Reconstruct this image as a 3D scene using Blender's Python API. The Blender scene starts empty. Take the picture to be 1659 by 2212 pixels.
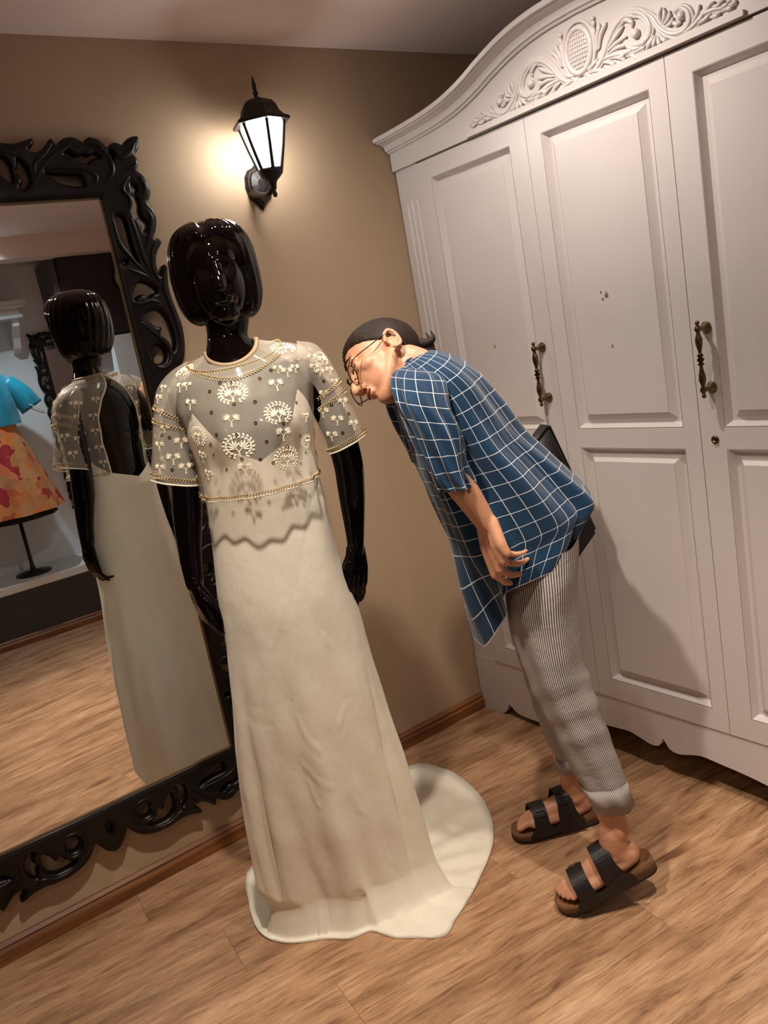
import bpy, bmesh, math, random
import numpy as np
from mathutils import Vector, Matrix
from mathutils.bvhtree import BVHTree

random.seed(7); np.random.seed(7)
scene = bpy.context.scene
COL = scene.collection

# ------------------------------------------------------------------ camera
CAMPOS = np.array([0.0, 0.0, 1.5])
FPX, CX, CY = 1800.0, 829.5, 1106.0
_X = np.array([2558.5, 873.0, -FPX]); _X /= np.linalg.norm(_X)
_Y = np.array([-1257.5, 180.0, -FPX]); _Y /= np.linalg.norm(_Y)
_Z = -np.array([1583.5, -8524.0, -FPX]); _Z /= np.linalg.norm(_Z)
_U, _S, _V = np.linalg.svd(np.stack([_X, _Y, _Z], 1))
W2C = _U @ _V                 # world axes seen by the camera
C2W = W2C.T
cam_d = bpy.data.cameras.new('camera'); cam = bpy.data.objects.new('camera', cam_d); COL.objects.link(cam)
cam_d.sensor_fit = 'HORIZONTAL'; cam_d.sensor_width = 36.0; cam_d.lens = 36.0 * FPX / 1659.0
cam_d.clip_start = 0.02
mw = Matrix.Identity(4)
for i in range(3):
    for j in range(3): mw[i][j] = C2W[i, j]
    mw[i][3] = CAMPOS[i]
cam.matrix_world = mw
scene.camera = cam

# ------------------------------------------------------------------ world, lights, exposure
world = bpy.data.worlds.new('world'); scene.world = world; world.use_nodes = True
world.node_tree.nodes['Background'].inputs[0].default_value = (0.9, 0.78, 0.66, 1)
world.node_tree.nodes['Background'].inputs[1].default_value = 0.035
scene.view_settings.view_transform = 'Standard'; scene.view_settings.look = 'None'
scene.view_settings.exposure = 0.38; scene.view_settings.gamma = 1.0
scene.view_settings.use_curve_mapping = False

CEIL = 2.405
def aim(o, target):
    d = Vector(target) - o.location
    o.rotation_euler = d.to_track_quat('-Z', 'Y').to_euler()
def spot(name, loc, target, power, color, angle, blend=0.6, size=0.03):
    l = bpy.data.lights.new(name, 'SPOT'); l.energy = power; l.color = color
    l.spot_size = math.radians(angle); l.spot_blend = blend; l.shadow_soft_size = size
    o = bpy.data.objects.new(name, l); COL.objects.link(o); o.location = loc; aim(o, target); return o
WARM = (1.0, 0.885, 0.755)
SPOTS = [  # recessed ceiling downlights of the shop
    ((1.36, 1.50, CEIL - 0.03), (1.70, 1.47, 0.6), 32, (1.0, 0.91, 0.82), 146, 0.9),
    ((0.58, 1.16, CEIL - 0.03), (0.86, 1.66, 0.3), 80, WARM, 96, 0.8),
    ((-0.75, -0.15, CEIL - 0.03), (0.9, 1.9, 0.4), 14, WARM, 76, 0.8),
    ((1.08, 0.62, CEIL - 0.03), (1.16, 0.86, 0.0), 88, WARM, 70, 1.0),
    ((1.05, -0.55, CEIL - 0.03), (1.10, -1.15, 0.9), 34, (0.74, 0.90, 1.0), 130, 0.6),
]
for i, (l, t, p, c, a, b) in enumerate(SPOTS):
    spot('downlight_lamp', l, t, p, c, a, b)

# ------------------------------------------------------------------ helpers
def ray(px, py):
    return C2W @ np.array([px - CX, -(py - CY), -FPX])
def on_plane(px, py, P, n):
    d = ray(px, py); P = np.asarray(P, float); n = np.asarray(n, float)
    return CAMPOS + d * (((P - CAMPOS) @ n) / (d @ n))
def on_axis(px, py, axis, val):
    d = ray(px, py); return CAMPOS + d * ((val - CAMPOS[axis]) / d[axis])

def tag(o, label=None, category=None, group=None, kind=None):
    if label: o['label'] = label
    if category: o['category'] = category
    if group: o['group'] = group
    if kind: o['kind'] = kind
    return o
def attach(o, parent):
    if parent is not None:
        o.parent = parent
        o.matrix_parent_inverse = parent_world(parent).inverted()
def parent_world(o):
    m = Matrix.LocRotScale(o.location, o.rotation_euler, o.scale)
    if o.parent is not None: m = parent_world(o.parent) @ o.matrix_parent_inverse @ m
    return m
def empty(name, loc, label, category, group=None, rz=0.0):
    o = bpy.data.objects.new(name, None); COL.objects.link(o); o.location = loc; o.rotation_euler = (0, 0, rz)
    o.empty_display_size = 0.05
    return tag(o, label, category, group)
def mesh_data(name, verts, faces, mat=None, smooth=True, uvs=None):
    me = bpy.data.meshes.new(name)
    me.from_pydata([tuple(map(float, v)) for v in verts], [], [tuple(int(i) for i in f) for f in faces])
    if uvs is not None:
        ul = me.uv_layers.new(name='UVMap')
        li = np.zeros(len(me.loops), dtype=np.int32); me.loops.foreach_get('vertex_index', li)
        ul.data.foreach_set('uv', np.asarray(uvs, float)[li].astype(np.float32).ravel())
    me.validate(clean_customdata=False)
    if smooth: me.polygons.foreach_set('use_smooth', [True] * len(me.polygons))
    if mat: me.materials.append(mat)
    me.update()
    return me
def obj(name, me, parent=None, **kw):
    o = bpy.data.objects.new(name, me); COL.objects.link(o); attach(o, parent)
    return tag(o, **kw)
def mo(name, vf, mat, parent=None, smooth=True, uvs=None, **kw):
    return obj(name, mesh_data(name, vf[0], vf[1], mat, smooth, uvs), parent, **kw)
def join(*vfs):
    V = []; F = []; n = 0
    for v, f in vfs:
        v = np.asarray(v, float).reshape(-1, 3)
        V.append(v); F += [tuple(i + n for i in q) for q in f]; n += len(v)
    return np.concatenate(V), F
def box(x0, x1, y0, y1, z0, z1, bev=0.0):
    if bev <= 0:
        v = [(x, y, z) for z in (z0, z1) for y in (y0, y1) for x in (x0, x1)]
        f = [(0, 2, 3, 1), (4, 5, 7, 6), (0, 1, 5, 4), (2, 6, 7, 3), (0, 4, 6, 2), (1, 3, 7, 5)]
        return np.array(v, float), f
    bm = bmesh.new(); bmesh.ops.create_cube(bm, size=1)
    for v in bm.verts:
        v.co = Vector(((x0 + x1) / 2 + v.co.x * (x1 - x0), (y0 + y1) / 2 + v.co.y * (y1 - y0), (z0 + z1) / 2 + v.co.z * (z1 - z0)))
    bmesh.ops.bevel(bm, geom=list(bm.edges), offset=bev, segments=2, affect='EDGES')
    return bm_vf(bm)
def bm_vf(bm):
    bm.verts.ensure_lookup_table(); bm.verts.index_update()
    v = np.array([tuple(x.co) for x in bm.verts]); f = [tuple(x.index for x in p.verts) for p in bm.faces]
    bm.free(); return v, f
def cr(P, n, closed=False):
    """Catmull-Rom resample of control rows P into n rows (chord parameter)."""
    P = np.asarray(P, float); m = len(P)
    if closed: Q = np.concatenate([P[-1:], P, P[:2]])
    else: Q = np.concatenate([2 * P[:1] - P[1:2], P, 2 * P[-1:] - P[-2:-1]])
    seg = m if closed else m - 1
    t = np.linspace(0, seg, n, endpoint=not closed); i = np.minimum(t.astype(int), seg - 1); u = (t - i)[:, None]
    a, b, c, d = Q[i], Q[i + 1], Q[i + 2], Q[i + 3]
    return 0.5 * ((2 * b) + (c - a) * u + (2 * a - 5 * b + 4 * c - d) * u ** 2 + (3 * b - a - 3 * c + d) * u ** 3)
def arc_resample(P, n):
    P = np.asarray(P, float); L = np.concatenate([[0], np.cumsum(np.linalg.norm(np.diff(P, axis=0), axis=1))])
    t = np.linspace(0, L[-1], n)
    return np.stack([np.interp(t, L, P[:, k]) for k in range(P.shape[1])], 1)
def loft(rings, closed=True, cap0=False, cap1=False):
    rings = np.asarray(rings, float); m, n = rings.shape[:2]
    V = rings.reshape(-1, 3); F = []
    for i in range(m - 1):
        for j in range(n if closed else n - 1):
            k = (j + 1) % n
            F.append((i * n + j, i * n + k, (i + 1) * n + k, (i + 1) * n + j))
    if cap0: F.append(tuple(range(n - 1, -1, -1)))
    if cap1: F.append(tuple((m - 1) * n + j for j in range(n)))
    return V, F
def frames(P):
    P = np.asarray(P, float); T = np.gradient(P, axis=0); T /= np.linalg.norm(T, axis=1)[:, None] + 1e-12
    a = np.array([0, 0, 1.0]) if abs(T[0][2]) < 0.9 else np.array([1.0, 0, 0])
    N = [np.cross(T[0], a)]; N[0] /= np.linalg.norm(N[0])
    for i in range(1, len(P)):
        v = N[-1] - T[i] * (N[-1] @ T[i]); N.append(v / (np.linalg.norm(v) + 1e-12))
    N = np.array(N); return T, N, np.cross(T, N)
def tube(P, r, n=10, caps=True, dome=True, res=None):
    """Tapered round tube with rounded ends; r scalar or per point."""
    P = np.asarray(P, float); r = np.full(len(P), r, float) if np.isscalar(r) else np.asarray(r, float)
    if res:
        Q = cr(np.concatenate([P, r[:, None]], 1), res); P, r = Q[:, :3], np.maximum(Q[:, 3], 1e-4)
    T, N, B = frames(P); a = np.linspace(0, 2 * np.pi, n, endpoint=False)
    R = [P[i] + r[i] * (np.cos(a)[:, None] * N[i] + np.sin(a)[:, None] * B[i]) for i in range(len(P))]
    if dome:
        pre = []; post = []
        for k in (0.95, 0.75, 0.4):
            c = math.sqrt(1 - k * k)
            pre.append(P[0] - T[0] * r[0] * k + (R[0] - P[0]) * c); post.append(P[-1] + T[-1] * r[-1] * k + (R[-1] - P[-1]) * c)
        R = pre + R + post[::-1]
    return loft(R, True, caps, caps)
def lathe(profile, n=20, origin=(0, 0, 0), axis=(0, 0, 1)):
    """profile rows (r, h) turned about axis through origin."""
    ax = Vector(axis).normalized(); q = Vector((0, 0, 1)).rotation_difference(ax)
    M = np.array(q.to_matrix()); a = np.linspace(0, 2 * np.pi, n, endpoint=False)
    R = [np.stack([r * np.cos(a), r * np.sin(a), np.full(n, h)], 1) @ M.T + np.array(origin) for r, h in profile]
    return loft(R, True, True, True)
def ellipsoid(c, ax, n=24, m=16):
    """ax = 3x3 rows: half axes."""
    ax = np.asarray(ax, float)
    if ax.ndim == 1: ax = np.diag(ax)
    th = np.linspace(0, np.pi, m)[1:-1]; a = np.linspace(0, 2 * np.pi, n, endpoint=False)
    R = [np.asarray(c) + np.outer(np.sin(t) * np.cos(a), ax[0]) + np.outer(np.sin(t) * np.sin(a), ax[1]) + np.cos(t) * ax[2] for t in th]
    V, F = loft(R, True, True, True); return V, F
def prism(poly, fn, d0, d1):
    """closed 2-D polygon mapped by fn(u,v,d) to both depths."""
    n = len(poly); V = [fn(u, v, d0) for u, v in poly] + [fn(u, v, d1) for u, v in poly]
    F = [tuple(range(n - 1, -1, -1)), tuple(range(n, 2 * n))] + [(i, (i + 1) % n, n + (i + 1) % n, n + i) for i in range(n)]
    return np.array(V, float), F
def remesh(vf, voxel, smooth=4):
    me = mesh_data('tmp', vf[0], vf[1]); o = bpy.data.objects.new('tmp', me); COL.objects.link(o)
    m = o.modifiers.new('r', 'REMESH'); m.mode = 'VOXEL'; m.voxel_size = voxel; m.use_smooth_shade = True
    if smooth:
        s = o.modifiers.new('s', 'SMOOTH'); s.factor = 0.5; s.iterations = smooth
    dg = bpy.context.evaluated_depsgraph_get(); e = o.evaluated_get(dg).to_mesh()
    v = np.zeros(len(e.vertices) * 3); e.vertices.foreach_get('co', v); v = v.reshape(-1, 3)
    f = [tuple(p.vertices) for p in e.polygons]
    o.evaluated_get(dg).to_mesh_clear(); bpy.data.objects.remove(o); bpy.data.meshes.remove(me)
    return v, f
def curve_solid(splines, extrude, bevel, res=2):
    """flat filled 2-D curve (outer outline + holes) as a rounded solid; returns verts/faces in local xy, depth z."""
    cu = bpy.data.curves.new('tmp', 'CURVE'); cu.dimensions = '2D'; cu.fill_mode = 'BOTH'
    cu.extrude = extrude; cu.bevel_depth = bevel; cu.bevel_resolution = res; cu.offset = -bevel * 0.7
    for s in splines:
        sp = cu.splines.new('POLY'); sp.points.add(len(s) - 1); sp.use_cyclic_u = True
        for p, (x, y) in zip(sp.points, s): p.co = (x, y, 0, 1)
    o = bpy.data.objects.new('tmp', cu); COL.objects.link(o)
    dg = bpy.context.evaluated_depsgraph_get(); e = o.evaluated_get(dg).to_mesh()
    v = np.zeros(len(e.vertices) * 3); e.vertices.foreach_get('co', v); v = v.reshape(-1, 3); f = [tuple(p.vertices) for p in e.polygons]
    o.evaluated_get(dg).to_mesh_clear(); bpy.data.objects.remove(o); bpy.data.curves.remove(cu)
    return v, f
def copy_tree(o, parent=None, loc=None):
    c = o.copy(); COL.objects.link(c)
    if parent is not None: c.parent = parent
    if loc is not None: c.location = loc
    for ch in o.children: copy_tree(ch, c)
    return c

# ------------------------------------------------------------------ materials
def srgb(r, g, b):
    f = lambda c: (c / 255 / 12.92) if c / 255 <= 0.04045 else ((c / 255 + 0.055) / 1.055) ** 2.4
    return (f(r), f(g), f(b), 1)
class NT:
    def __init__(s, name):
        s.m = bpy.data.materials.new(name); s.m.use_nodes = True; s.t = s.m.node_tree; s.n = s.t.nodes
        s.b = s.n['Principled BSDF']; s.out = s.n['Material Output']
    def add(s, typ, **kw):
        x = s.n.new(typ)
        for k, v in kw.items(): setattr(x, k, v)
        return x
    def l(s, a, b): s.t.links.new(a, b)
    def noise(s, vec, scale, detail=4, rough=0.55):
        x = s.add('ShaderNodeTexNoise'); x.inputs['Scale'].default_value = scale; x.inputs['Detail'].default_value = detail
        x.inputs['Roughness'].default_value = rough
        if vec is not None: s.l(vec, x.inputs['Vector'])
        return x
    def mapping(s, src, scale=(1, 1, 1), loc=(0, 0, 0), rot=(0, 0, 0)):
        x = s.add('ShaderNodeMapping'); x.inputs['Scale'].default_value = scale; x.inputs['Location'].default_value = loc
        x.inputs['Rotation'].default_value = rot; s.l(src, x.inputs['Vector']); return x.outputs[0]
    def ramp(s, fac, stops):
        x = s.add('ShaderNodeValToRGB'); e = x.color_ramp.elements
        while len(e) < len(stops): e.new(0.5)
        for k, (p, c) in zip(e, stops): k.position = p; k.color = c
        s.l(fac, x.inputs[0]); return x.outputs[0]
    def mix(s, fac, a, b, typ='MIX'):
        x = s.add('ShaderNodeMix', data_type='RGBA', blend_type=typ)
        for sock, v in ((x.inputs[0], fac), (x.inputs[6], a), (x.inputs[7], b)):
            if hasattr(v, 'is_linked'): s.l(v, sock)
            else: sock.default_value = v
        return x.outputs[2]
    def math(s, op, a, b=0.0):
        x = s.add('ShaderNodeMath', operation=op)
        for sock, v in ((x.inputs[0], a), (x.inputs[1], b)):
            if hasattr(v, 'is_linked'): s.l(v, sock)
            else: sock.default_value = v
        return x.outputs[0]
    def bump(s, h, strength=0.3, dist=0.002):
        x = s.add('ShaderNodeBump'); x.inputs['Strength'].default_value = strength; x.inputs['Distance'].default_value = dist
        s.l(h, x.inputs['Height']); s.l(x.outputs[0], s.b.inputs['Normal'])
    def coord(s, which='Object'): return s.add('ShaderNodeTexCoord').outputs[which]
    def set(s, base=None, rough=0.5, metal=0.0, spec=0.5, coat=0.0, sheen=0.0):
        if base is not None:
            if hasattr(base, 'is_linked'): s.l(base, s.b.inputs['Base Color'])
            else: s.b.inputs['Base Color'].default_value = base
        s.b.inputs['Roughness'].default_value = rough; s.b.inputs['Metallic'].default_value = metal
        s.b.inputs['Specular IOR Level'].default_value = spec; s.b.inputs['Coat Weight'].default_value = coat
        s.b.inputs['Sheen Weight'].default_value = sheen
        return s.m
def plain(name, c, rough=0.5, metal=0.0, var=0.08, scale=6.0, bump=0.0, bscale=60.0, **kw):
    t = NT(name); co = t.coord(); n = t.noise(co, scale)
    d = tuple(max(0, x * (1 - var)) for x in c[:3]) + (1,); u = tuple(min(1, x * (1 + var)) for x in c[:3]) + (1,)
    col = t.ramp(n.outputs[0], [(0.3, d), (0.7, u)])
    if bump:
        b = t.noise(co, bscale, 3); t.bump(b.outputs[0], bump)
    return t.set(col, rough, metal, **kw)

M = {}
M['wall'] = plain('wall_paint', srgb(176, 151, 123), 0.75, var=0.03, scale=2.5, bump=0.08, bscale=220)
M['ceiling'] = plain('ceiling_paint', srgb(238, 222, 216), 0.85, var=0.02, scale=2)
M['white'] = plain('white_lacquer', srgb(207, 198, 195), 0.36, var=0.03, scale=3, bump=0.03, bscale=40)
M['gapdark'] = plain('dark_void', srgb(30, 18, 14), 0.9)
M['ebony'] = plain('black_carved_wood', srgb(15, 8, 7), 0.36, var=0.25, scale=14, bump=0.1, bscale=50, spec=0.3)
M['brass'] = plain('aged_brass', srgb(112, 94, 66), 0.27, 1.0, var=0.25, scale=60)
M['iron'] = plain('black_iron', srgb(28, 22, 22), 0.45, 0.3, var=0.2, scale=40)
M['goldedge'] = plain('gold_edge', srgb(120, 96, 66), 0.4, 0.6)
def wood_floor():
    t = NT('laminate_planks'); co = t.coord('Object'); oi = t.add('ShaderNodeObjectInfo')
    off = t.add('ShaderNodeCombineXYZ'); r = oi.outputs['Random']
    t.l(t.math('MULTIPLY', r, 37.0), off.inputs[0]); t.l(t.math('MULTIPLY', r, 91.0), off.inputs[1])
    v = t.add('ShaderNodeVectorMath', operation='ADD'); t.l(co, v.inputs[0]); t.l(off.outputs[0], v.inputs[1]); v = v.outputs[0]
    warp = t.noise(t.mapping(v, (1.4, 6, 1)), 2.6, 4)
    vw = t.add('ShaderNodeVectorMath', operation='ADD'); t.l(v, vw.inputs[0])
    sc = t.add('ShaderNodeVectorMath', operation='SCALE'); t.l(warp.outputs[1], sc.inputs[0]); sc.inputs[3].default_value = 0.05; t.l(sc.outputs[0], vw.inputs[1]); w = vw.outputs[0]
    big = t.noise(t.mapping(w, (2.2, 10, 1)), 1.5, 6, 0.62)
    fine = t.noise(t.mapping(w, (6, 210, 1)), 1.0, 5, 0.7)
    streak = t.noise(t.mapping(w, (7, 62, 1)), 1.0, 5, 0.68)
    dash = t.noise(t.mapping(w, (15, 95, 1)), 1.0, 3, 0.6)
    base = t.ramp(big.outputs[0], [(0.28, srgb(128, 93, 66)), (0.48, srgb(176, 136, 102)), (0.62, srgb(192, 154, 120)), (0.78, srgb(216, 182, 148))])
    st = t.ramp(streak.outputs[0], [(0.30, (0.42, 0.36, 0.31, 1)), (0.43, (0.85, 0.82, 0.79, 1)), (0.55, (1, 1, 1, 1)), (0.74, (1.18, 1.17, 1.15, 1))])
    fn = t.ramp(fine.outputs[0], [(0.34, (0.60, 0.54, 0.49, 1)), (0.5, (1, 1, 1, 1)), (0.66, (1.16, 1.14, 1.10, 1))])
    dk = t.ramp(dash.outputs[0], [(0.27, (0.30, 0.22, 0.17, 1)), (0.34, (1, 1, 1, 1))])
    vo = t.add('ShaderNodeTexVoronoi'); t.l(t.mapping(w, (1.5, 4.6, 1)), vo.inputs['Vector']); vo.inputs['Scale'].default_value = 1.0
    kn = t.ramp(vo.outputs['Distance'], [(0.0, (0.22, 0.15, 0.11, 1)), (0.05, (0.42, 0.33, 0.27, 1)), (0.10, (0.85, 0.82, 0.78, 1)), (0.14, (1, 1, 1, 1))])
    tone = t.ramp(r, [(0.0, (0.88, 0.87, 0.86, 1)), (1.0, (1.06, 1.05, 1.04, 1))])
    c = t.mix(0.9, base, st, 'MULTIPLY'); c = t.mix(0.85, c, fn, 'MULTIPLY'); c = t.mix(0.7, c, dk, 'MULTIPLY'); c = t.mix(0.8, c, kn, 'MULTIPLY'); c = t.mix(1.0, c, tone, 'MULTIPLY')
    t.bump(fine.outputs[0], 0.3, 0.0012)
    return t.set(c, 0.45, 0, 0.4)
M['floor'] = wood_floor()
def skirting():
    t = NT('skirting_wood'); co = t.coord(); n = t.noise(t.mapping(co, (2, 60, 60)), 1.5, 5)
    return t.set(t.ramp(n.outputs[0], [(0.3, srgb(86, 50, 24)), (0.7, srgb(150, 94, 50))]), 0.4)
M['skirting'] = skirting()

# ------------------------------------------------------------------ room shell
YW, XR, XL, YB = 2.395, 2.50, -1.7, -1.15      # back wall, right wall, left wall, far (opposite) wall
def slab(name, b, m, **kw): return mo(name, box(*b), m, smooth=False, **kw)
floor_o = slab('floor', (XL, XR, YB, YW, -0.08, -0.009), M['gapdark'], kind='structure', label='brown wood plank floor of the dressing room')
slab('ceiling', (XL - .1, XR + .1, YB - .1, YW + .1, CEIL, CEIL + 0.1), M['ceiling'], kind='structure', label='plain pale ceiling above the wardrobe')
slab('wall_back', (XL - .1, XR + .1, YW, YW + 0.1, -0.08, CEIL), M['wall'], kind='structure', label='beige wall carrying the mirror and the lantern')
slab('wall_right', (XR, XR + 0.1, YB, YW, -0.08, CEIL), M['wall'], kind='structure', label='beige wall behind the white wardrobe')
slab('wall_left', (XL - 0.1, XL, YB, YW, -0.08, CEIL), M['wall'], kind='structure', label='beige wall to the left of the mirror')
# skirting with a stepped moulding
SKIRT_PROF = [(0, 0), (0.018, 0), (0.018, 0.034), (0.012, 0.044), (0.014, 0.05), (0.006, 0.06), (0, 0.06)]
def skirt(name, a, b, nrm, label):
    a, b, nrm = map(np.array, (a, b, nrm)); R = [np.array([q + nrm * d + np.array([0, 0, z]) for d, z in SKIRT_PROF]) for q in (a, b)]
    return mo(name, loft(R, True, True, True), M['skirting'], smooth=False, kind='structure', label=label)
skirt('baseboard_back', (XL, YW, 0.0), (1.90, YW, 0.0), (0, -1, 0), 'varnished wood skirting along the mirror wall')
# planks, each a board of its own
def clip_poly(P, axis, val, keep_less):
    out = []
    for i in range(len(P)):
        a, b = P[i], P[(i + 1) % len(P)]; ia = (a[axis] <= val) == keep_less; ib = (b[axis] <= val) == keep_less
        if ia: out.append(a)
        if ia != ib:
            t = (val - a[axis]) / (b[axis] - a[axis]); out.append(a + t * (b - a))
    return out
def planks():
    ang = math.radians(-6.76); ca, sa = math.cos(ang), math.sin(ang); W, L, g = 0.192, 1.28, 0.00025
    Rm = np.array([[ca, -sa], [sa, ca]]); piv = np.array([0.4, 0.4]); full = {}
    for r in range(-14, 15):
        sh = (r * 0.437) % 1.0 * L
        for k in range(-4, 5):
            c = np.array([k * L + sh, r * W]); P = [c + np.array(q) for q in ((-L / 2 + g, -W / 2 + g), (L / 2 - g, -W / 2 + g), (L / 2 - g, W / 2 - g), (-L / 2 + g, W / 2 - g))]
            Pw = [piv + Rm @ p for p in P]; Q = Pw
            for ax, v, less in ((0, XR, True), (0, XL, False), (1, YW, True), (1, YB, False)):
                Q = clip_poly(Q, ax, v, less)
                if len(Q) < 3: break
            if len(Q) < 3: continue
            cw = piv + Rm @ c
            loc = [Rm.T @ (np.array(q) - cw) for q in Q]
            a = 0.5 * abs(sum(loc[i][0] * loc[(i + 1) % len(loc)][1] - loc[i][1] * loc[(i + 1) % len(loc)][0] for i in range(len(loc))))
            if a < 0.002: continue
            key = 'full' if abs(a - (W - 2 * g) * (L - 2 * g)) < 1e-6 else None
            if key and key in full: me = full[key]
            else:
                e = 0.0005; cen = np.mean(loc, axis=0); n = len(loc)
                ins = [p + (cen - p) / np.linalg.norm(cen - p) * e * 1.4 for p in loc]
                V = [(p[0], p[1], -0.009) for p in loc] + [(p[0], p[1], -e) for p in loc] + [(p[0], p[1], 0.0) for p in ins]
                F = [tuple(range(2 * n, 3 * n))] + [(i + o, (i + 1) % n + o, n + (i + 1) % n + o, n + i + o) for o in (0, n) for i in range(n)]
                me = mesh_data('plank', V, F, M['floor'], False)
                if key: full[key] = me
            o = bpy.data.objects.new('plank', me); COL.objects.link(o); o.location = (cw[0], cw[1], 0); o.rotation_euler = (0, 0, ang)
            o.parent = floor_o
planks()

# ------------------------------------------------------------------ carved mirror
Q_OUT = [(0.0, .976), (.022, .964), (.042, .934), (.048, .925), (.059, .943), (.078, .962), (.107, .977), (.144, .984), (.179, .981), (.209, .977), (.232, .979), (.249, .984), (.264, .989), (.271, .987), (.27, .978), (.264, .969), (.25, .958), (.259, .955), (.276, .955), (.291, .964), (.304, .977), (.316, .988), (.323, .979), (.327, .971), (.343, .984), (.363, .99), (.38, .988), (.392, .981), (.399, .977), (.41, .985), (.428, .988), (.443, .981), (.455, .969), (.463, .961), (.473, .97), (.485, .973), (.498, .97), (.505, .966), (.519, .979), (.536, .987), (.556, .988), (.555, .971), (.548, .952), (.534, .94), (.54, .929), (.54, .915), (.532, .898), (.547, .883), (.555, .864), (.558, .844), (.55, .823), (.541, .81), (.552, .794), (.557, .775), (.554, .755), (.545, .732), (.536, .717), (.548, .713), (.556, .703), (.55, .693), (.539, .68), (.528, .658), (.525, .634), (.526, .612), (.534, .628), (.543, .638), (.553, .64), (.557, .63), (.55, .601), (.547, .567), (.55, .534), (.556, .503), (.561, .467), (.56, .434), (.555, .404), (.546, .374), (.532, .351), (.515, .335), (.53, .312), (.545, .28), (.55, .24), (.541, .2), (.522, .17), (.54, .15), (.553, .11), (.545, .07), (.525, .045), (.515, .034), (.53, .02), (.548, 0.0)]
Q_HOLES = [
 [(.086, .892), (.092, .88), (.11, .872), (.122, .881), (.123, .901), (.116, .913), (.101, .915), (.09, .906)],
 [(.109, .942), (.133, .932), (.145, .912), (.16, .92), (.169, .902), (.188, .881), (.195, .897), (.194, .923), (.187, .939), (.169, .951), (.151, .954), (.127, .953)],
 [(.217, .937), (.226, .931), (.235, .913), (.237, .892), (.231, .875), (.22, .865), (.211, .864), (.206, .868), (.214, .876), (.217, .887), (.213, .898), (.206, .906), (.214, .92)],
 [(.28, .902), (.302, .897), (.334, .894), (.363, .893), (.373, .885), (.373, .866), (.355, .864), (.332, .868), (.311, .876), (.295, .888)],
 [(.34, .943), (.351, .953), (.36, .947), (.37, .94), (.382, .942), (.393, .944), (.406, .94), (.422, .946), (.431, .941), (.434, .934), (.419, .933), (.406, .929), (.395, .92), (.385, .925), (.371, .927), (.362, .936)],
 [(.464, .952), (.47, .949), (.472, .934), (.467, .927), (.465, .936)],
 [(.504, .861), (.517, .851), (.51, .835), (.513, .81), (.509, .792), (.511, .773), (.523, .755), (.519, .744), (.509, .735), (.507, .747), (.502, .769), (.494, .774), (.491, .798), (.488, .812), (.501, .831), (.505, .847)],
 [(.438, .779), (.448, .782), (.458, .776), (.463, .757), (.464, .731), (.465, .693), (.472, .651), (.461, .667), (.447, .695), (.438, .726), (.436, .759)],
 [(.425, .658), (.438, .663), (.441, .656), (.432, .652), (.428, .651)],
 [(.438, .57), (.446, .586), (.461, .597), (.477, .595), (.493, .586), (.507, .568), (.49, .564), (.477, .554), (.469, .564), (.459, .566), (.448, .562), (.438, .553)],
 [(.453, .506), (.472, .514), (.491, .517), (.506, .509), (.517, .488), (.523, .46), (.525, .434), (.522, .414), (.515, .399), (.511, .421), (.501, .438), (.489, .448), (.498, .468), (.481, .474), (.466, .489)],
 [(.451, .408), (.462, .418), (.476, .42), (.486, .409), (.49, .394), (.484, .377), (.471, .369), (.454, .373), (.455, .389)],
 [(.47, .30), (.49, .298), (.512, .28), (.517, .25), (.51, .225), (.497, .222), (.5, .24), (.495, .262), (.478, .28)],
 [(.455, .262), (.468, .268), (.478, .255), (.474, .24), (.46, .236), (.45, .246)],
 [(.5, .145), (.515, .135), (.522, .11), (.515, .085), (.5, .08), (.505, .1), (.502, .122)],
 [(.46, .12), (.475, .125), (.485, .11), (.478, .095), (.463, .098)]]
Q_SCROLLS = [  # raised carved ridges (u,v), follow the leaves and scrolls
 [(.06, .925), (.09, .945), (.13, .966), (.175, .966), (.205, .95), (.22, .96), (.255, .972)],
 [(.125, .895), (.13, .92), (.115, .93), (.09, .925), (.075, .905), (.078, .88), (.095, .863), (.12, .862)],
 [(.25, .9), (.258, .925), (.285, .945), (.312, .972)], [(.245, .88), (.29, .93), (.335, .955), (.36, .97), (.385, .962)],
 [(.285, .912), (.34, .912), (.385, .905), (.41, .885), (.40, .862)], [(.445, .955), (.46, .92), (.455, .89), (.43, .87)],
 [(.40, .965), (.43, .968), (.452, .94)], [(.478, .96), (.49, .93), (.52, .945), (.54, .97)], [(.49, .9), (.52, .905), (.528, .915)],
 [(.53, .88), (.54, .85), (.525, .825)], [(.5, .88), (.475, .85), (.49, .82), (.478, .79)], [(.53, .79), (.538, .765), (.52, .72), (.495, .67)],
 [(.427, .77), (.43, .71), (.45, .67), (.485, .62)], [(.48, .77), (.485, .72), (.49, .66), (.5, .62)], [(.545, .705), (.52, .68), (.51, .63), (.52, .59)],
 [(.435, .64), (.46, .625), (.49, .61)], [(.548, .63), (.535, .6), (.53, .56), (.54, .5), (.545, .45), (.54, .4), (.52, .37)],
 [(.43, .545), (.45, .54), (.48, .545), (.51, .535)], [(.44, .49), (.47, .455), (.49, .43), (.505, .4), (.5, .37), (.48, .355), (.455, .36), (.442, .385)],
 [(.51, .335), (.53, .29), (.533, .24), (.515, .195), (.48, .185), (.45, .2)], [(.53, .15), (.537, .11), (.525, .065), (.49, .055)]]
HW, HH = 0.413, 0.833
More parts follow.
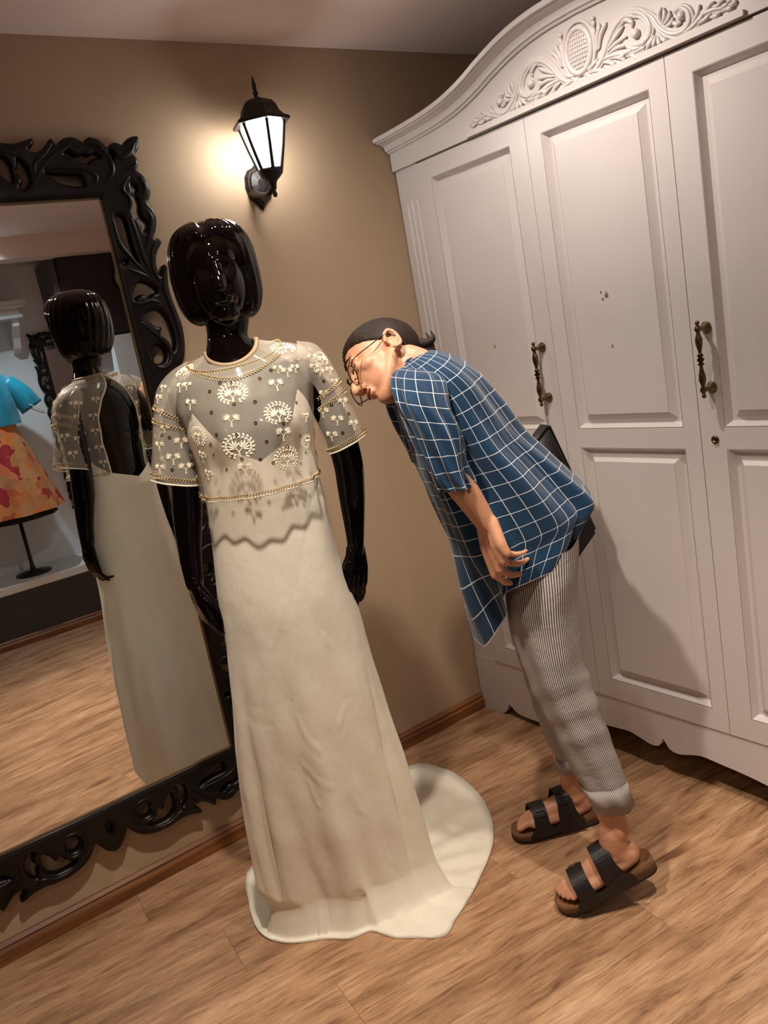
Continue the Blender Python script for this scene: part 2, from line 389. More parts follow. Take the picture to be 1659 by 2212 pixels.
def mirror_frame_mesh():
    """one quadrant triangulated with real rounded relief, then mirrored four ways"""
    from mathutils.geometry import delaunay_2d_cdt
    q = cr(np.array(Q_OUT), len(Q_OUT) * 2)
    outer = [tuple(p) for p in q] + [(HW, 0.0), (HW, HH), (0.0, HH), (0.0, .876), (.007, .887), (.007, .903), (0.0, .914)]
    loops = [outer] + [[tuple(p) for p in cr(np.array(h), len(h) * 3, True)] for h in Q_HOLES]
    pts = []; faces = []
    for L in loops:
        faces.append(list(range(len(pts), len(pts) + len(L)))); pts += L
    segs = []
    for L in loops:
        for i in range(len(L)):
            p0, p1 = L[i], L[(i + 1) % len(L)]
            if (abs(p0[0]) < 1e-6 and abs(p1[0]) < 1e-6) or (abs(p0[1]) < 1e-6 and abs(p1[1]) < 1e-6): continue
            segs.append((p0[0], p0[1], p1[0], p1[1]))
    S = np.array(segs); A = S[:, :2]; D = S[:, 2:] - A; DD = (D ** 2).sum(1) + 1e-12
    def dist(P):
        out = []
        for c in np.array_split(P, max(1, len(P) // 400)):
            w = c[:, None] - A[None]; t = np.clip((w * D).sum(2) / DD, 0, 1); out.append(np.sqrt(((w - D * t[..., None]) ** 2).sum(2)).min(1))
        return np.concatenate(out)
    g = [(u + (0.0021 if k % 2 else 0), v) for k, v in enumerate(np.arange(0.0, 1.0, .0042)) for u in np.arange(0.0, .57, .0042) if u > HW - .002 or v > HH - .002]
    g = np.array(g); g = g[dist(g) > .0017]
    r = delaunay_2d_cdt([Vector(p) for p in pts] + [Vector(p) for p in g], [], faces, 2, 1e-6)
    P = np.array([tuple(v) for v in r[0]]); T = np.array([list(t) for t in r[2]])
    cen = P[T].mean(1)
    def inside(L, X):
        L = np.array(L); a = L; b = np.roll(L, -1, 0); k = np.zeros(len(X), bool)
        for (x0, y0), (x1, y1) in zip(a, b):
            if y0 == y1: continue
            c = ((y0 > X[:, 1]) != (y1 > X[:, 1])) & (X[:, 0] < (x1 - x0) * (X[:, 1] - y0) / (y1 - y0) + x0); k ^= c
        return k
    keep = inside(loops[0], cen)
    for L in loops[1:]: keep &= ~inside(L, cen)
    T = T[keep]
    d = np.clip(dist(P) / .013, 0, 1); on_glass = (np.abs(P[:, 0] - HW) < .004) | (np.abs(P[:, 1] - HH) < .004)
    hgt = .004 + .011 * np.sqrt(1 - (1 - d) ** 2); hgt[on_glass & (d < .5)] = .010
    parts = []
    for a in (1, -1):
        for b in (1, -1):
            tri = T if a * b > 0 else T[:, ::-1]
            n0 = len(P)
            front = np.stack([a * P[:, 0], b * P[:, 1], hgt], 1); back = np.stack([a * P[:, 0], b * P[:, 1], np.full(n0, -.012)], 1)
            from collections import Counter
            E = Counter()
            for t in tri:
                for i in range(3): E[(t[i], t[(i + 1) % 3])] += 1
            rim = [(i, j) for (i, j) in E if (j, i) not in E]
            F = [tuple(t) for t in tri] + [tuple(t[::-1] + n0) for t in tri] + [(j, i, i + n0, j + n0) for i, j in rim if not (P[i][0] < 1e-6 and P[j][0] < 1e-6) and not (P[i][1] < 1e-6 and P[j][1] < 1e-6)]
            parts.append((np.concatenate([front, back]), F))
    for s in Q_SCROLLS:
        n = 14; C = cr(np.array(s), n)
        for a in (1, -1):
            for b in (1, -1):
                rr = 0.0075 * np.sin(np.linspace(0.35, np.pi - 0.25, n)) ** 0.6
                parts.append(tube(np.stack([a * C[:, 0], b * C[:, 1], np.full(n, 0.0125)], 1), rr, 8))
    return join(*parts)
def carved_mirror(name, cx, y, cz, face, label):
    """face=-1: hangs on the back wall looking to -Y."""
    root = empty(name, (cx, y, cz), label, 'mirror')
    fv, ff = MIRROR_VF
    def mapv(v):
        v = np.asarray(v); return np.stack([cx + v[:, 0], y + face * v[:, 2], cz + v[:, 1]], 1)
    mo('carved_frame', (mapv(fv), ff), M['ebony'], root)
    lip = []
    for x0, x1, z0, z1 in ((-HW - .002, HW + .002, HH - .005, HH + .001), (-HW - .002, HW + .002, -HH - .001, -HH + .005), (-HW - .001, -HW + .005, -HH, HH), (HW - .005, HW + .001, -HH, HH)):
        a, b = y + face * 0.001, y + face * 0.006
        lip.append(box(cx + x0, cx + x1, min(a, b), max(a, b), cz + z0, cz + z1))
    mo('inner_rim', join(*lip), M['goldedge'], root, smooth=False)
    a, b = y - face * 0.004, y + face * 0.0005
    t = NT('mirror_glass'); t.set((0.93, 0.94, 0.93, 1), 0.0, 1.0)
    mo('mirror_glass', box(cx - HW - .006, cx + HW + .006, min(a, b), max(a, b), cz - HH - .006, cz + HH + .006), t.m, root, smooth=False)
    a, b = y - face * 0.005, y - face * 0.030
    bk = []
    for x0, x1, z0, z1 in ((-HW - .05, HW + .05, HH - .01, HH + .02), (-HW - .05, HW + .05, -HH - .02, -HH + .01), (-HW - .02, -HW + .01, -HH, HH), (HW - .01, HW + .02, -HH, HH)):
        bk.append(box(cx + x0, cx + x1, min(a, b), max(a, b), cz + z0, cz + z1))
    mo('hanging_batten', join(*bk), M['ebony'], root, smooth=False)
    return root
MIRROR_VF = mirror_frame_mesh()
MIR_Y = YW - 0.034
carved_mirror('wall_mirror', 0.44, MIR_Y, 1.1506, -1, 'tall mirror in a black openwork carved frame behind the mannequin')

# ------------------------------------------------------------------ wardrobe (s runs from the back wall towards the viewer, z up, d out of the doors)
XWD, SHIFT = 1.905, 0.0
def WO(s, z, d=0.0): return (XWD - d, 2.39 - (-.012 + .9886 * s), .0171 + .9886 * z)
def WN(s, z, d=0.0): return (XWD - d, 2.39 - s, z)
wr = empty('wardrobe', (2.2, 1.55, 0), 'big white three-door wardrobe with carved crest and scalloped base', 'wardrobe')
SW = 1.70; SC = SW / 2
DOORS = [(0.119, 0.618), (0.620, 1.086), (1.088, 1.581)]; DZ0, DZ1 = 0.224, 2.009
mo('carcass', join(box(XWD + .012, 2.49, 2.39 - SW, 2.39, 0.16, 2.04), box(XWD, XWD + .03, 2.39 - .117, 2.39, .05, 2.02), box(XWD, XWD + .03, 2.39 - SW, 2.39 - 1.583, .05, 2.02)), M['white'], wr, smooth=False)
for s0 in (.035, .062, .090, SW - .035, SW - .062, SW - .090):
    mo('flute', tube([WN(s0, .30, -.001), WN(s0, 1.90, -.001)], .0045, 8), M['white'], wr)
# inner edge of the crest moulding, measured
CREST = np.array([(-.01, 2.072), (.12, 2.075), (.26, 2.082), (.36, 2.094), (.45, 2.115), (.54, 2.145), (.64, 2.172), (.74, 2.186), (SC, 2.190)])
def crest(n):
    P = cr(CREST, n); P = P[np.argsort(P[:, 0])]; Rr = P[::-1][1:].copy(); Rr[:, 0] = 2 * SC - Rr[:, 0]
    return np.concatenate([P, Rr])
CP = crest(40); CP[:, 0] = np.clip(CP[:, 0], 0, SW)
n = len(CP)
V = [WN(s, 2.0145, 0.013) for s, z in CP] + [WN(s, z + .02, 0.013) for s, z in CP] + [WN(s, 2.0145, -.02) for s, z in CP] + [WN(s, z + .02, -.02) for s, z in CP]
F = [(i, i + 1, n + i + 1, n + i) for i in range(n - 1)] + [(2 * n + i + 1, 2 * n + i, 3 * n + i, 3 * n + i + 1) for i in range(n - 1)] + [(2 * n + i, 2 * n + i + 1, i + 1, i) for i in range(n - 1)] + [(0, n, 3 * n, 2 * n), (n - 1, 3 * n - 1, 4 * n - 1, 2 * n - 1)]
mo('frieze', (V, F), M['white'], wr, smooth=False)
PRO = [(.0, .010), (.0, .020), (.006, .023), (.008, .029), (.016, .032), (.024, .036), (.030, .050), (.033, .062), (.036, .064), (.036, .074), (.046, .077), (.050, .074), (.050, -.30), (.0, -.30)]
mo('cornice', loft([[WN(s, z + h, d) for s, z in CP] for h, d in PRO], False), M['white'], wr, smooth=False)
# doors
def rect_rings(s0, s1, z0, z1, steps):
    return [[(s0 + m, z0 + m, d), (s1 - m, z0 + m, d), (s1 - m, z1 - m, d), (s0 + m, z1 - m, d)] for m, d in steps]
def door(i, s0, s1):
    a, b = s0 + .057, s1 - .052 if i != 1 else s1 - .050
    if i == 0: a, b = s0 + .068, s1 - .068
    if i == 2: a, b = s0 + .071, s1 - .068
    holes = [(.292, 1.050), (1.110, 1.950)]
    q = []
    for u0, u1, v0, v1 in ((s0, a, DZ0, DZ1), (b, s1, DZ0, DZ1), (a, b, DZ0, holes[0][0]), (a, b, holes[0][1], holes[1][0]), (a, b, holes[1][1], DZ1)):
        q.append(box(XWD - .006, XWD + .016, 2.39 - u1, 2.39 - u0, v0, v1))
    d = mo('door', join(*q), M['white'], wr, smooth=False)
    for v0, v1 in holes:
        R = rect_rings(a, b, v0, v1, [(-.001, .006), (.001, .006), (.013, -.0125), (.021, -.0135), (.040, .002), (.041, .004), (.05, .004)])
        V = [WN(*p) for r in R for p in r]; F = [(k * 4 + j, k * 4 + (j + 1) % 4, k * 4 + 4 + (j + 1) % 4, k * 4 + 4 + j) for k in range(len(R) - 1) for j in range(4)]
        m4 = len(R) * 4; F.append((m4 - 4, m4 - 3, m4 - 2, m4 - 1))
        mo('panel', (V, F), M['white'], d, smooth=False)
    return d
doors = [door(i, *sd) for i, sd in enumerate(DOORS)]
# handles: two turned mounts and a turned bar
def handle(parent, s, zt, zb):
    prof = [(0, 0), (.0045, .002), (.006, .006), (.0045, .010), (.0035, .012), (.008, .018), (.009, .023), (.0045, .031), (.006, .036), (.0095, .048), (.0085, .060), (.0045, .078), (.0045, .084), (.009, .088), (.0045, .092), (.0098, .099), (.0045, .106), (.009, .110), (.0045, .114)]
    L = .198; prof = prof + [(r, L - h) for r, h in prof[::-1]]
    prof = [(r, h * (zt - zb) / L) for r, h in prof]
    h = mo('handle', lathe(prof, 16, WN(s, zb, .042)), M['brass'], parent, label='turned brass bar handle')
    for z in (zb + .022, zt - .022):
        mo('mount', lathe([(.015, 0), (.015, .003), (.012, .008), (.006, .018), (.0045, .026), (.006, .034), (.004, .042)], 16, WN(s, z, .006), (-1, 0, 0)), M['brass'], h)
def lock(parent, s, z):
    mo('keyhole_plate', lathe([(.011, 0), (.011, .003), (.009, .006), (.006, .006), (.005, .003)], 18, WN(s, z, .005), (-1, 0, 0)), M['brass'], parent)
    
handle(doors[0], .573, 1.385, 1.187); handle(doors[2], 1.132, 1.385, 1.190)
lock(doors[0], .560, 1.076); lock(doors[2], 1.128, 1.076)
red = plain('red_mark', srgb(190, 110, 96), 0.6); chip = plain('bare_wood_chip', srgb(140, 92, 54), 0.7)
def mark(parent, px, py, r, m, name):
    p = on_axis(px, py, 0, XWD - .0045)
    a = np.linspace(0, 2 * np.pi, 9)[:-1]; rr = r * (1 + .35 * np.sin(3 * a + px))
    V = [(p[0] + k, p[1] + x, p[2] + z) for k in (0, -.0006) for x, z in zip(rr * np.cos(a), rr * 1.3 * np.sin(a))]
    mo(name, (V, [tuple(range(8, 16))] + [(i, (i + 1) % 8, 8 + (i + 1) % 8, 8 + i) for i in range(8)]), m, parent, smooth=False)
mark(doors[0], 1069, 748, .004, red, 'paint_spot'); mark(doors[1], 1323, 747, .0035, red, 'paint_spot')
mark(doors[1], 1310, 637, .006, chip, 'paint_chip'); mark(doors[1], 1302, 646, .003, chip, 'paint_chip'); mark(doors[1], 1298, 631, .0025, chip, 'paint_chip')
# scalloped base board
AP = [(.0, .0), (.10, .0), (.135, .02), (.155, .050), (.185, .03), (.22, .022), (.30, .022), (.36, .035), (.42, .066), (.50, .092), (.58, .105), (.66, .112), (.72, .116), (.765, .105), (.80, .096), (.83, .102), (SC, .132)]
apc = cr(np.array(AP), 70); apc = apc[np.argsort(apc[:, 0])]; ap2 = apc[::-1][1:].copy(); ap2[:, 0] = SW - ap2[:, 0]
low = np.concatenate([apc, ap2])
poly = [(s, max(z, 0)) for s, z in low] + [(SW, .221), (0, .221)]
mo('scalloped_base', curve_or := prism(poly, lambda u, v, d: WN(u, v, d), -.02, .002), M['white'], wr, smooth=False)
for s in (.03, SW - .03): mo('foot', box(2.42, 2.47, 2.39 - s - .025, 2.39 - s + .025, 0, .17), M['white'], wr, smooth=False)
# carved crest ornament: acanthus scrolls, leaves and a netted oval medallion, mirrored about the middle
CD = .014
carv = mo('crest_carving', prism([(.395, 2.016), (1.301, 2.016), (1.301, 2.028), (1.285, 2.033), (.411, 2.033), (.395, 2.028)], WN, .012, .022), M['white'], wr, smooth=False)
def z10(x, y):
    p = on_axis(980 + x / 2.443, y / 2.443, 0, XWD - CD); return (2.39 - p[1], p[2])
def relief(name, pts, rad, ridges=0, lift=0.0):
    P = np.array([z10(*q) for q in pts]); nn = max(10, len(pts) * 5); P = cr(P, nn); rr = np.interp(np.linspace(0, 1, nn), np.linspace(0, 1, len(rad)), rad)
    T = np.gradient(P, axis=0); N = np.stack([-T[:, 1], T[:, 0]], 1); N /= np.linalg.norm(N, axis=1)[:, None] + 1e-9
    for mir in (0, 1):
        vfs = []
        for k in range(-ridges, ridges + 1):
            Q = P + N * (rr * 1.15 * k)[:, None]
            if mir: Q = Q.copy(); Q[:, 0] = 2 * SC - Q[:, 0]
            vfs.append(tube([WN(s, z, CD + lift + (.002 if k == 0 else 0)) for s, z in Q], rr * (1 if k == 0 else .75), 8))
        mo(name, join(*vfs), M['white'], carv)
def ball(x, y, r):
    s, z = z10(x, y)
    for q in (s, 2 * SC - s): mo('bud', ellipsoid(WN(q, z, CD + .003), (r * .9, r, r), 12, 8), M['white'], carv)
R_ = relief
R_('scroll', [(692, 392), (745, 372), (790, 310), (822, 215), (868, 125), (930, 72), (992, 72), (1035, 118), (1040, 175), (1008, 222), (955, 238), (905, 225)], [.004, .006, .007, .0065, .006, .004], 1)
R_('scroll', [(1000, 62), (1052, 92), (1085, 140), (1130, 172), (1180, 178), (1228, 152), (1250, 104), (1236, 58), (1200, 42), (1172, 60)], [.004, .006, .0065, .006, .004], 1)
R_('scroll', [(1150, 180), (1215, 172), (1275, 130), (1318, 78), (1372, 52), (1430, 40), (1490, 12)], [.004, .006, .006, .004], 1)
R_('stem', [(760, 335), (820, 300), (880, 285), (950, 278), (1005, 252)], [.004, .005, .004], 1)
for pts in ([(808, 268), (845, 215), (880, 165), (896, 142)], [(812, 275), (858, 232), (895, 205), (912, 195)], [(820, 285), (862, 255), (902, 240), (918, 240)], [(905, 232), (930, 250), (960, 258), (985, 250)],
            [(772, 255), (780, 190), (800, 140), (806, 122)], [(765, 262), (762, 200), (772, 150), (770, 128)], [(758, 268), (748, 205), (745, 165), (738, 140)],
            [(735, 160), (742, 130), (738, 104)], [(880, 120), (915, 105), (945, 118), (945, 140)], [(890, 100), (930, 82), (968, 92)],
            [(1060, 190), (1040, 230), (1022, 262)], [(1070, 192), (1062, 228), (1058, 250)], [(1080, 195), (1088, 225), (1098, 240)], [(1092, 190), (1115, 212), (1130, 214)], [(1050, 182), (1015, 215), (1000, 240)],
            [(1105, 128), (1118, 85), (1112, 48)], [(1112, 130), (1140, 95), (1142, 62)], [(1098, 118), (1088, 80), (1098, 45)], [(1120, 140), (1152, 122), (1160, 98)],
            [(1262, 120), (1290, 80), (1300, 30)], [(1275, 122), (1312, 92), (1338, 40)], [(1290, 126), (1335, 100), (1362, 70)], [(1330, 74), (1352, 35), (1375, 12)], [(1375, 55), (1405, 25), (1425, 5)], [(1400, 50), (1440, 28), (1462, 8)], [(1420, 50), (1462, 45), (1480, 30)], [(1355, 92), (1390, 85), (1408, 70)],
            [(795, 330), (830, 330), (850, 342), (842, 362)], [(850, 305), (885, 305), (905, 318), (898, 335)], [(930, 290), (955, 295), (972, 310), (962, 325)], [(735, 382), (765, 372), (795, 375), (808, 392)], [(700, 400), (722, 402), (742, 415)],
            [(880, 300), (920, 275), (955, 262)], [(700, 375), (735, 350), (765, 312)], [(1150, 110), (1180, 128), (1200, 120)]):
    R_('leaf', pts, [.0022, .0055, .0058, .003], 0, .001)
ball(965, 178, .0115); ball(1205, 84, .011); ball(737, 100, .007); ball(930, 108, .006); ball(895, 298, .008); ball(842, 340, .006)
OZ = 2.103
a = np.linspace(0, 2 * np.pi, 40, endpoint=False)
for k, w in ((.040, .008), (.052, .005)):
    ring = [[WN(SC + (k + w * math.cos(b)) * math.cos(t), OZ + (k * 1.33 + w * math.cos(b)) * math.sin(t), CD + .002 + w * 1.05 * math.sin(b)) for b in np.linspace(0, 2 * np.pi, 10, endpoint=False)] for t in list(a) + [0]]
    mo('medallion_rim', loft(ring), M['white'], carv)
dome = [[WN(SC + .036 * k * math.cos(t), OZ + .05 * k * math.sin(t), CD - .001 + .010 * math.sqrt(max(0, 1 - k * k * .8))) for t in a] for k in (1, .8, .6, .4, .2, .02)]
net = []
for k in np.linspace(-.8, .8, 9):
    w = math.sqrt(1 - k * k) * .98
    net.append(tube([WN(SC + .036 * k, OZ + .05 * w * q, CD + .010 * math.sqrt(max(0, 1 - .8 * (k * k + (w * q) ** 2)))) for q in np.linspace(-1, 1, 9)], .0013, 5))
    net.append(tube([WN(SC + .036 * w * q, OZ + .05 * k, CD + .010 * math.sqrt(max(0, 1 - .8 * (k * k + (w * q) ** 2)))) for q in np.linspace(-1, 1, 9)], .0013, 5))
mo('medallion_net', join(loft(dome, True, False, True), *net), M['white'], carv)

# ------------------------------------------------------------------ wall lantern
def lantern():
    c = on_axis(571, 300, 1, YW - .14); x0, y0 = c[0], YW - .14
    zb = on_axis(588, 368, 1, YW - .14)[2]; zr = on_axis(570, 268, 1, YW - .14)[2]
    root = empty('wall_lantern', (x0, YW, zb), 'lit black iron lantern with white glass panes on the beige wall', 'lamp')
    rb, rt, H = .033, .069, zr - zb; rot = math.radians(14)
    hexp = lambda r, z, k: (x0 + r * math.cos(rot + k * math.pi / 3), y0 + r * math.sin(rot + k * math.pi / 3), z)
    gl = NT('lit_glass'); gl.set((1, .98, .94, 1), .4); gl.b.inputs['Emission Color'].default_value = (1.0, .97, .93, 1); gl.b.inputs['Emission Strength'].default_value = 28.0
    for k in range(6):
        mo('bar', tube([hexp(rb, zb, k), hexp(rb * .55 + rt * .5, zb + H * .5, k), hexp(rt, zr, k)], [.0062, .0054, .0050], 6), M['iron'], root)
        R = []
        for t in np.linspace(0, 1, 5):
            r = rb + (rt - rb) * (t ** .92)
            R.append([hexp(r * .97, zb + H * t, k), hexp(r * .97, zb + H * t, k + 1)])
        v, f = loft(R, False)
        v2 = v.copy(); cen = np.array([x0, y0, 0]); v2[:, :2] = cen[:2] + (v[:, :2] - cen[:2]) * .96
        mo('pane', join((v, f), (v2, [q[::-1] for q in f])), gl.m, root, smooth=False)
    def hexloft(prof): return loft([[hexp(r, z, k) for k in range(6)] for r, z in prof], True, True, True)
    mo('roof', hexloft([(.072, zr - .004), (.088, zr - .002), (.088, zr + .006), (.072, zr + .014), (.060, zr + .028), (.054, zr + .045), (.044, zr + .058), (.026, zr + .066), (.012, zr + .068)]), M['iron'], root, smooth=False)
    mo('finial', lathe([(.010, zr + .066), (.006, zr + .074), (.006, zr + .080), (.0085, zr + .085), (.005, zr + .090), (.006, zr + .100), (.0055, zr + .112), (.003, zr + .122), (.0005, zr + .132)], 12, (x0, y0, 0)), M['iron'], root)
    mo('base_cup', lathe([(.036, zb + .004), (.038, zb - .002), (.034, zb - .012), (.024, zb - .022), (.014, zb - .030), (.010, zb - .040), (.008, zb - .052), (.004, zb - .056), (.006, zb - .062), (.0075, zb - .068), (.004, zb - .075)], 16, (x0, y0, 0)), M['iron'], root)
    yp = YW - .008
    mo('arm', tube([(x0, y0, zb - .045), (x0 - .005, y0 + .03, zb - .06), (x0 - .004, y0 + .075, zb - .052), (x0, yp, zb - .035)], [.008, .0085, .0095, .014], 10, res=16), M['iron'], root)
    pc = on_axis(560, 402, 1, YW - .01)
    sh = [(0, -.070), (.018, -.048), (.036, -.035), (.044, .0), (.040, .030), (.028, .048), (.010, .055), (0, .064), (-.010, .055), (-.028, .048), (-.040, .030), (-.044, .0), (-.036, -.035), (-.018, -.048)]
    R = [[(pc[0] + u * k, YW - d, pc[2] + v * k) for u, v in sh] for k, d in ((1, .001), (1, .008), (.88, .014), (.8, .014), (.72, .022), (.3, .028))]
    mo('wall_plate', loft(R, True, True, True), M['iron'], root, smooth=False)
lantern()
# recessed ceiling downlights that carry the spots
em = NT('downlight_glow'); em.set((1, .95, .88, 1), .5); em.b.inputs['Emission Color'].default_value = (1, .9, .75, 1); em.b.inputs['Emission Strength'].default_value = 4.0
where = ['above the woman', 'in front of the mannequin', 'behind the viewer near the far platform', 'nearest the right end of the wardrobe', 'over the display platform seen in the mirror']
for (l, *_), w in zip(SPOTS, where):
    r = empty('ceiling_downlight', (l[0], l[1], CEIL), 'small round recessed ceiling spotlight ' + w, 'spotlight', 'recessed ceiling spotlights')
    mo('trim_ring', lathe([(.046, 0), (.046, -.004), (.036, -.006), (.034, 0)], 24, (l[0], l[1], CEIL)), M['white'], r)
    mo('bulb', lathe([(.033, -.0005), (.030, -.004), (.001, -.005)], 20, (l[0], l[1], CEIL)), em.m, r)

# ------------------------------------------------------------------ mannequin in ivory dress
B0 = np.array([0.868, 1.800, 0.0])
VD = B0[:2] / np.linalg.norm(B0[:2]); VD = np.array([VD[0], VD[1], 0.0])      # from viewer to mannequin
EE = np.array([VD[1], -VD[0], 0.0]); TT = -VD                                  # her left (seen right), her front
def MP(px, py, dep=0.0): return on_plane(px, py, B0 + TT * dep, VD)
def ez(px, py, dep=0.0):
    p = MP(px, py, dep); return np.array([(p - B0) @ EE, p[2]])
def MC(e, z, dep): return np.stack(np.broadcast_arrays(B0[0] + e * EE[0] + dep * TT[0], B0[1] + e * EE[1] + dep * TT[1], z), -1)
M['gloss'] = plain('black_gloss_fibreglass', srgb(5, 2, 2), 0.06, var=0.1, scale=3, spec=0.32)
def ivory():
    t = NT('ivory_satin'); co = t.coord()
    n1 = t.noise(t.mapping(co, (6, 6, 3)), 1.3, 5, 0.55); n2 = t.noise(t.mapping(co, (1, 1, 1), rot=(.4, .3, 0)), 260, 2)
    n3 = t.noise(t.mapping(co, (7, 7, 7)), 1.6, 3, 0.5)
    h = t.math('ADD', t.math('MULTIPLY', n1.outputs[0], 1.0), t.math('MULTIPLY', n2.outputs[0], 0.03))
    h = t.math('ADD', h, t.math('MULTIPLY', n3.outputs[0], 0.25))
    t.bump(h, 0.30, 0.02)
    c = t.ramp(n1.outputs[0], [(0.3, srgb(232, 222, 202)), (0.7, srgb(242, 234, 216))])
    return t.set(c, 0.5, 0, 0.35, sheen=0.25)
M['ivory'] = ivory()
def sheer():
    t = NT('sheer_net'); t.set(srgb(236, 224, 206), 0.35, 0, 0.5)
    tr = t.add('ShaderNodeBsdfTransparent'); mx = t.add('ShaderNodeMixShader'); mx.inputs[0].default_value = 0.25
    t.l(tr.outputs[0], mx.inputs[1]); t.l(t.b.outputs[0], mx.inputs[2]); t.l(mx.outputs[0], t.out.inputs[0])
    return t.m
M['sheer'] = sheer()
M['thread'] = plain('ivory_thread', srgb(240, 228, 204), 0.5, var=0.06, scale=90, bump=0.4, bscale=500)
M['gold'] = plain('gold_thread', srgb(184, 160, 118), 0.4, 0.35, var=0.2, scale=120)
M['mirrorwork'] = plain('mirror_sequin', srgb(120, 96, 60), 0.15, 0.9)

def finger(base, d, n, L, r, curl):
    P = [base]; a = 0.0
    for k, (s, c) in enumerate(zip((.46, .31, .23), curl)):
        a += c; P.append(P[-1] + (d * math.cos(a) + n * math.sin(a)) * L * s)
    return tube(P, [r, r * .95, r * .86, r * .68], 10)
def unit(v): v = np.asarray(v, float); return v / np.linalg.norm(v)
def make_hand(W, D, N, S, k=1.0, curl=(.25, .35, .3), fan=.07, spread=1.0, thumb=(.5, .75, .25), curls=None, slant=0.0):
    """W wrist, D to the fingers, N out of the palm, S to the thumb side. Overlapping solids to be fused."""
    D = unit(D); S = unit(S - D * (S @ D)); N = unit(N - D * (N @ D) - S * (N @ S)); out = []
    off = np.array([.030, .0105, -.009, -.027]) * spread * k; Ls = np.array([.070, .078, .072, .057]) * k; rs = np.array([.0082, .0085, .008, .0070]) * k
    for i in range(4):
        kn = W + D * ((.086 - .004 * abs(i - 1)) * k + slant * off[i]) + S * off[i]
        out.append(tube([W + S * off[i] * .55 - D * .01 * k, W + D * .04 * k + S * off[i] * .85 - N * .003 * k, kn], [.0145 * k, .0135 * k, .0105 * k], 10))
        c = curls[i] if curls else [q * (1 + .12 * i) for q in curl]
        out.append(finger(kn, unit(D + S * fan * (1.5 - i)), N, Ls[i], rs[i], c))
    tb = W + D * .022 * k + S * .026 * k + N * .004 * k
    td = unit(D * thumb[1] + S * thumb[0] + N * thumb[2])
    out.append(tube([W + S * .010 * k, tb + td * .02 * k], [.016 * k, .014 * k], 10))
    out.append(tube([tb, tb + td * .034 * k, tb + td * .034 * k + unit(td + D * .5) * .028 * k, tb + td * .034 * k + unit(td + D * .7) * .052 * k], [.0125 * k, .0105 * k, .0095 * k, .007 * k], 10))
    return out

# torso profile: pixel centre row -> (e, z), half width, front depth, back depth
TOR = []
for px, py, a, bf, bb in [(482, 690, .042, .047, .047), (488, 722, .042, .045, .046), (497, 752, .056, .052, .058), (504, 770, .072, .056, .066), (511, 790, .108, .066, .075), (517, 810, .135, .078, .082),
                          (528, 860, .152, .105, .086), (540, 920, .145, .112, .085), (552, 985, .128, .098, .078), (563, 1045, .117, .088, .076), (578, 1120, .13, .09, .092), (592, 1190, .143, .092, .108), (605, 1260, .147, .09, .108), (612, 1310, .14, .085, .10)]:
    c = ez(px, py); TOR.append((c[1], c[0], a, bf, bb))
TOR = np.array(sorted(TOR))
def prof(tab, z): return [np.interp(z, tab[:, 0], tab[:, k]) for k in range(1, tab.shape[1])]
def bust(th, z): return .026 * (np.exp(-((th - .50) / .34) ** 2) + np.exp(-((th + .50) / .34) ** 2)) * np.exp(-((z - BUSTZ) / .055) ** 2)
BUSTZ = ez(540, 925)[1]
def surf(tab, th, z, off=0.0, bk=1.0):
    ec, a, bf, bb = prof(tab, z); b = np.where(np.cos(th) > 0, bf, bb); k = off + bk * bust(th, z)
    return MC(ec + (a + off) * np.sin(th), z, (b + k) * np.cos(th))
TH = np.linspace(-np.pi, np.pi, 72, endpoint=False)
solids = []
Zs = cr(TOR[:, :1], 60)[:, 0]
solids.append(loft([surf(TOR, TH, z) for z in Zs], True, True, True))
for sgn in (-1, 1):
    h0 = ez(608, 1275); kx = sgn * .07
    solids.append(tube([MC(h0[0] + kx, h0[1], 0.0), MC(h0[0] + kx, .5, -.01), MC(h0[0] + kx + .05, .12, -.04), MC(h0[0] + kx + .06, .07, -.03), MC(h0[0] + kx + .07, .04, .0)], [.075, .05, .033, .034, .026], 14, res=20))
# arms
def arm(rows): return tube([MP(px, py, d) for px, py, d, r in rows], [r for *_, r in rows], 16, res=30)
solids.append(arm([(402, 850, -.02, .036), (386, 905, -.03, .038), (392, 970, -.04, .038), (402, 1050, -.045, .0365), (405, 1110, -.045, .0365), (410, 1190, -.035, .029), (421, 1262, -.025, .0225)]))
solids.append(arm([(650, 805, -.02, .036), (694, 860, -.02, .038), (732, 935, -.02, .038), (752, 1000, -.02, .037), (760, 1070, -.015, .033), (766, 1140, -.01, .025), (769, 1190, -.005, .0195)]))
Wr = MP(422, 1268, -.025)
solids += make_hand(Wr, MP(456, 1352, -.01) - Wr, EE * .8 - TT * .35, TT * .9 + EE * .3, 1.06, (.35, .4, .35), .05, thumb=(.25, .9, .3))
Wl = MP(769, 1194, -.005)
solids += make_hand(Wl, MP(771, 1290, .01) - Wl, -EE * .55 - TT * .6, -EE * .75 + TT * .65, 1.0, (.12, .22, .22), .10, thumb=(.42, .9, .1))
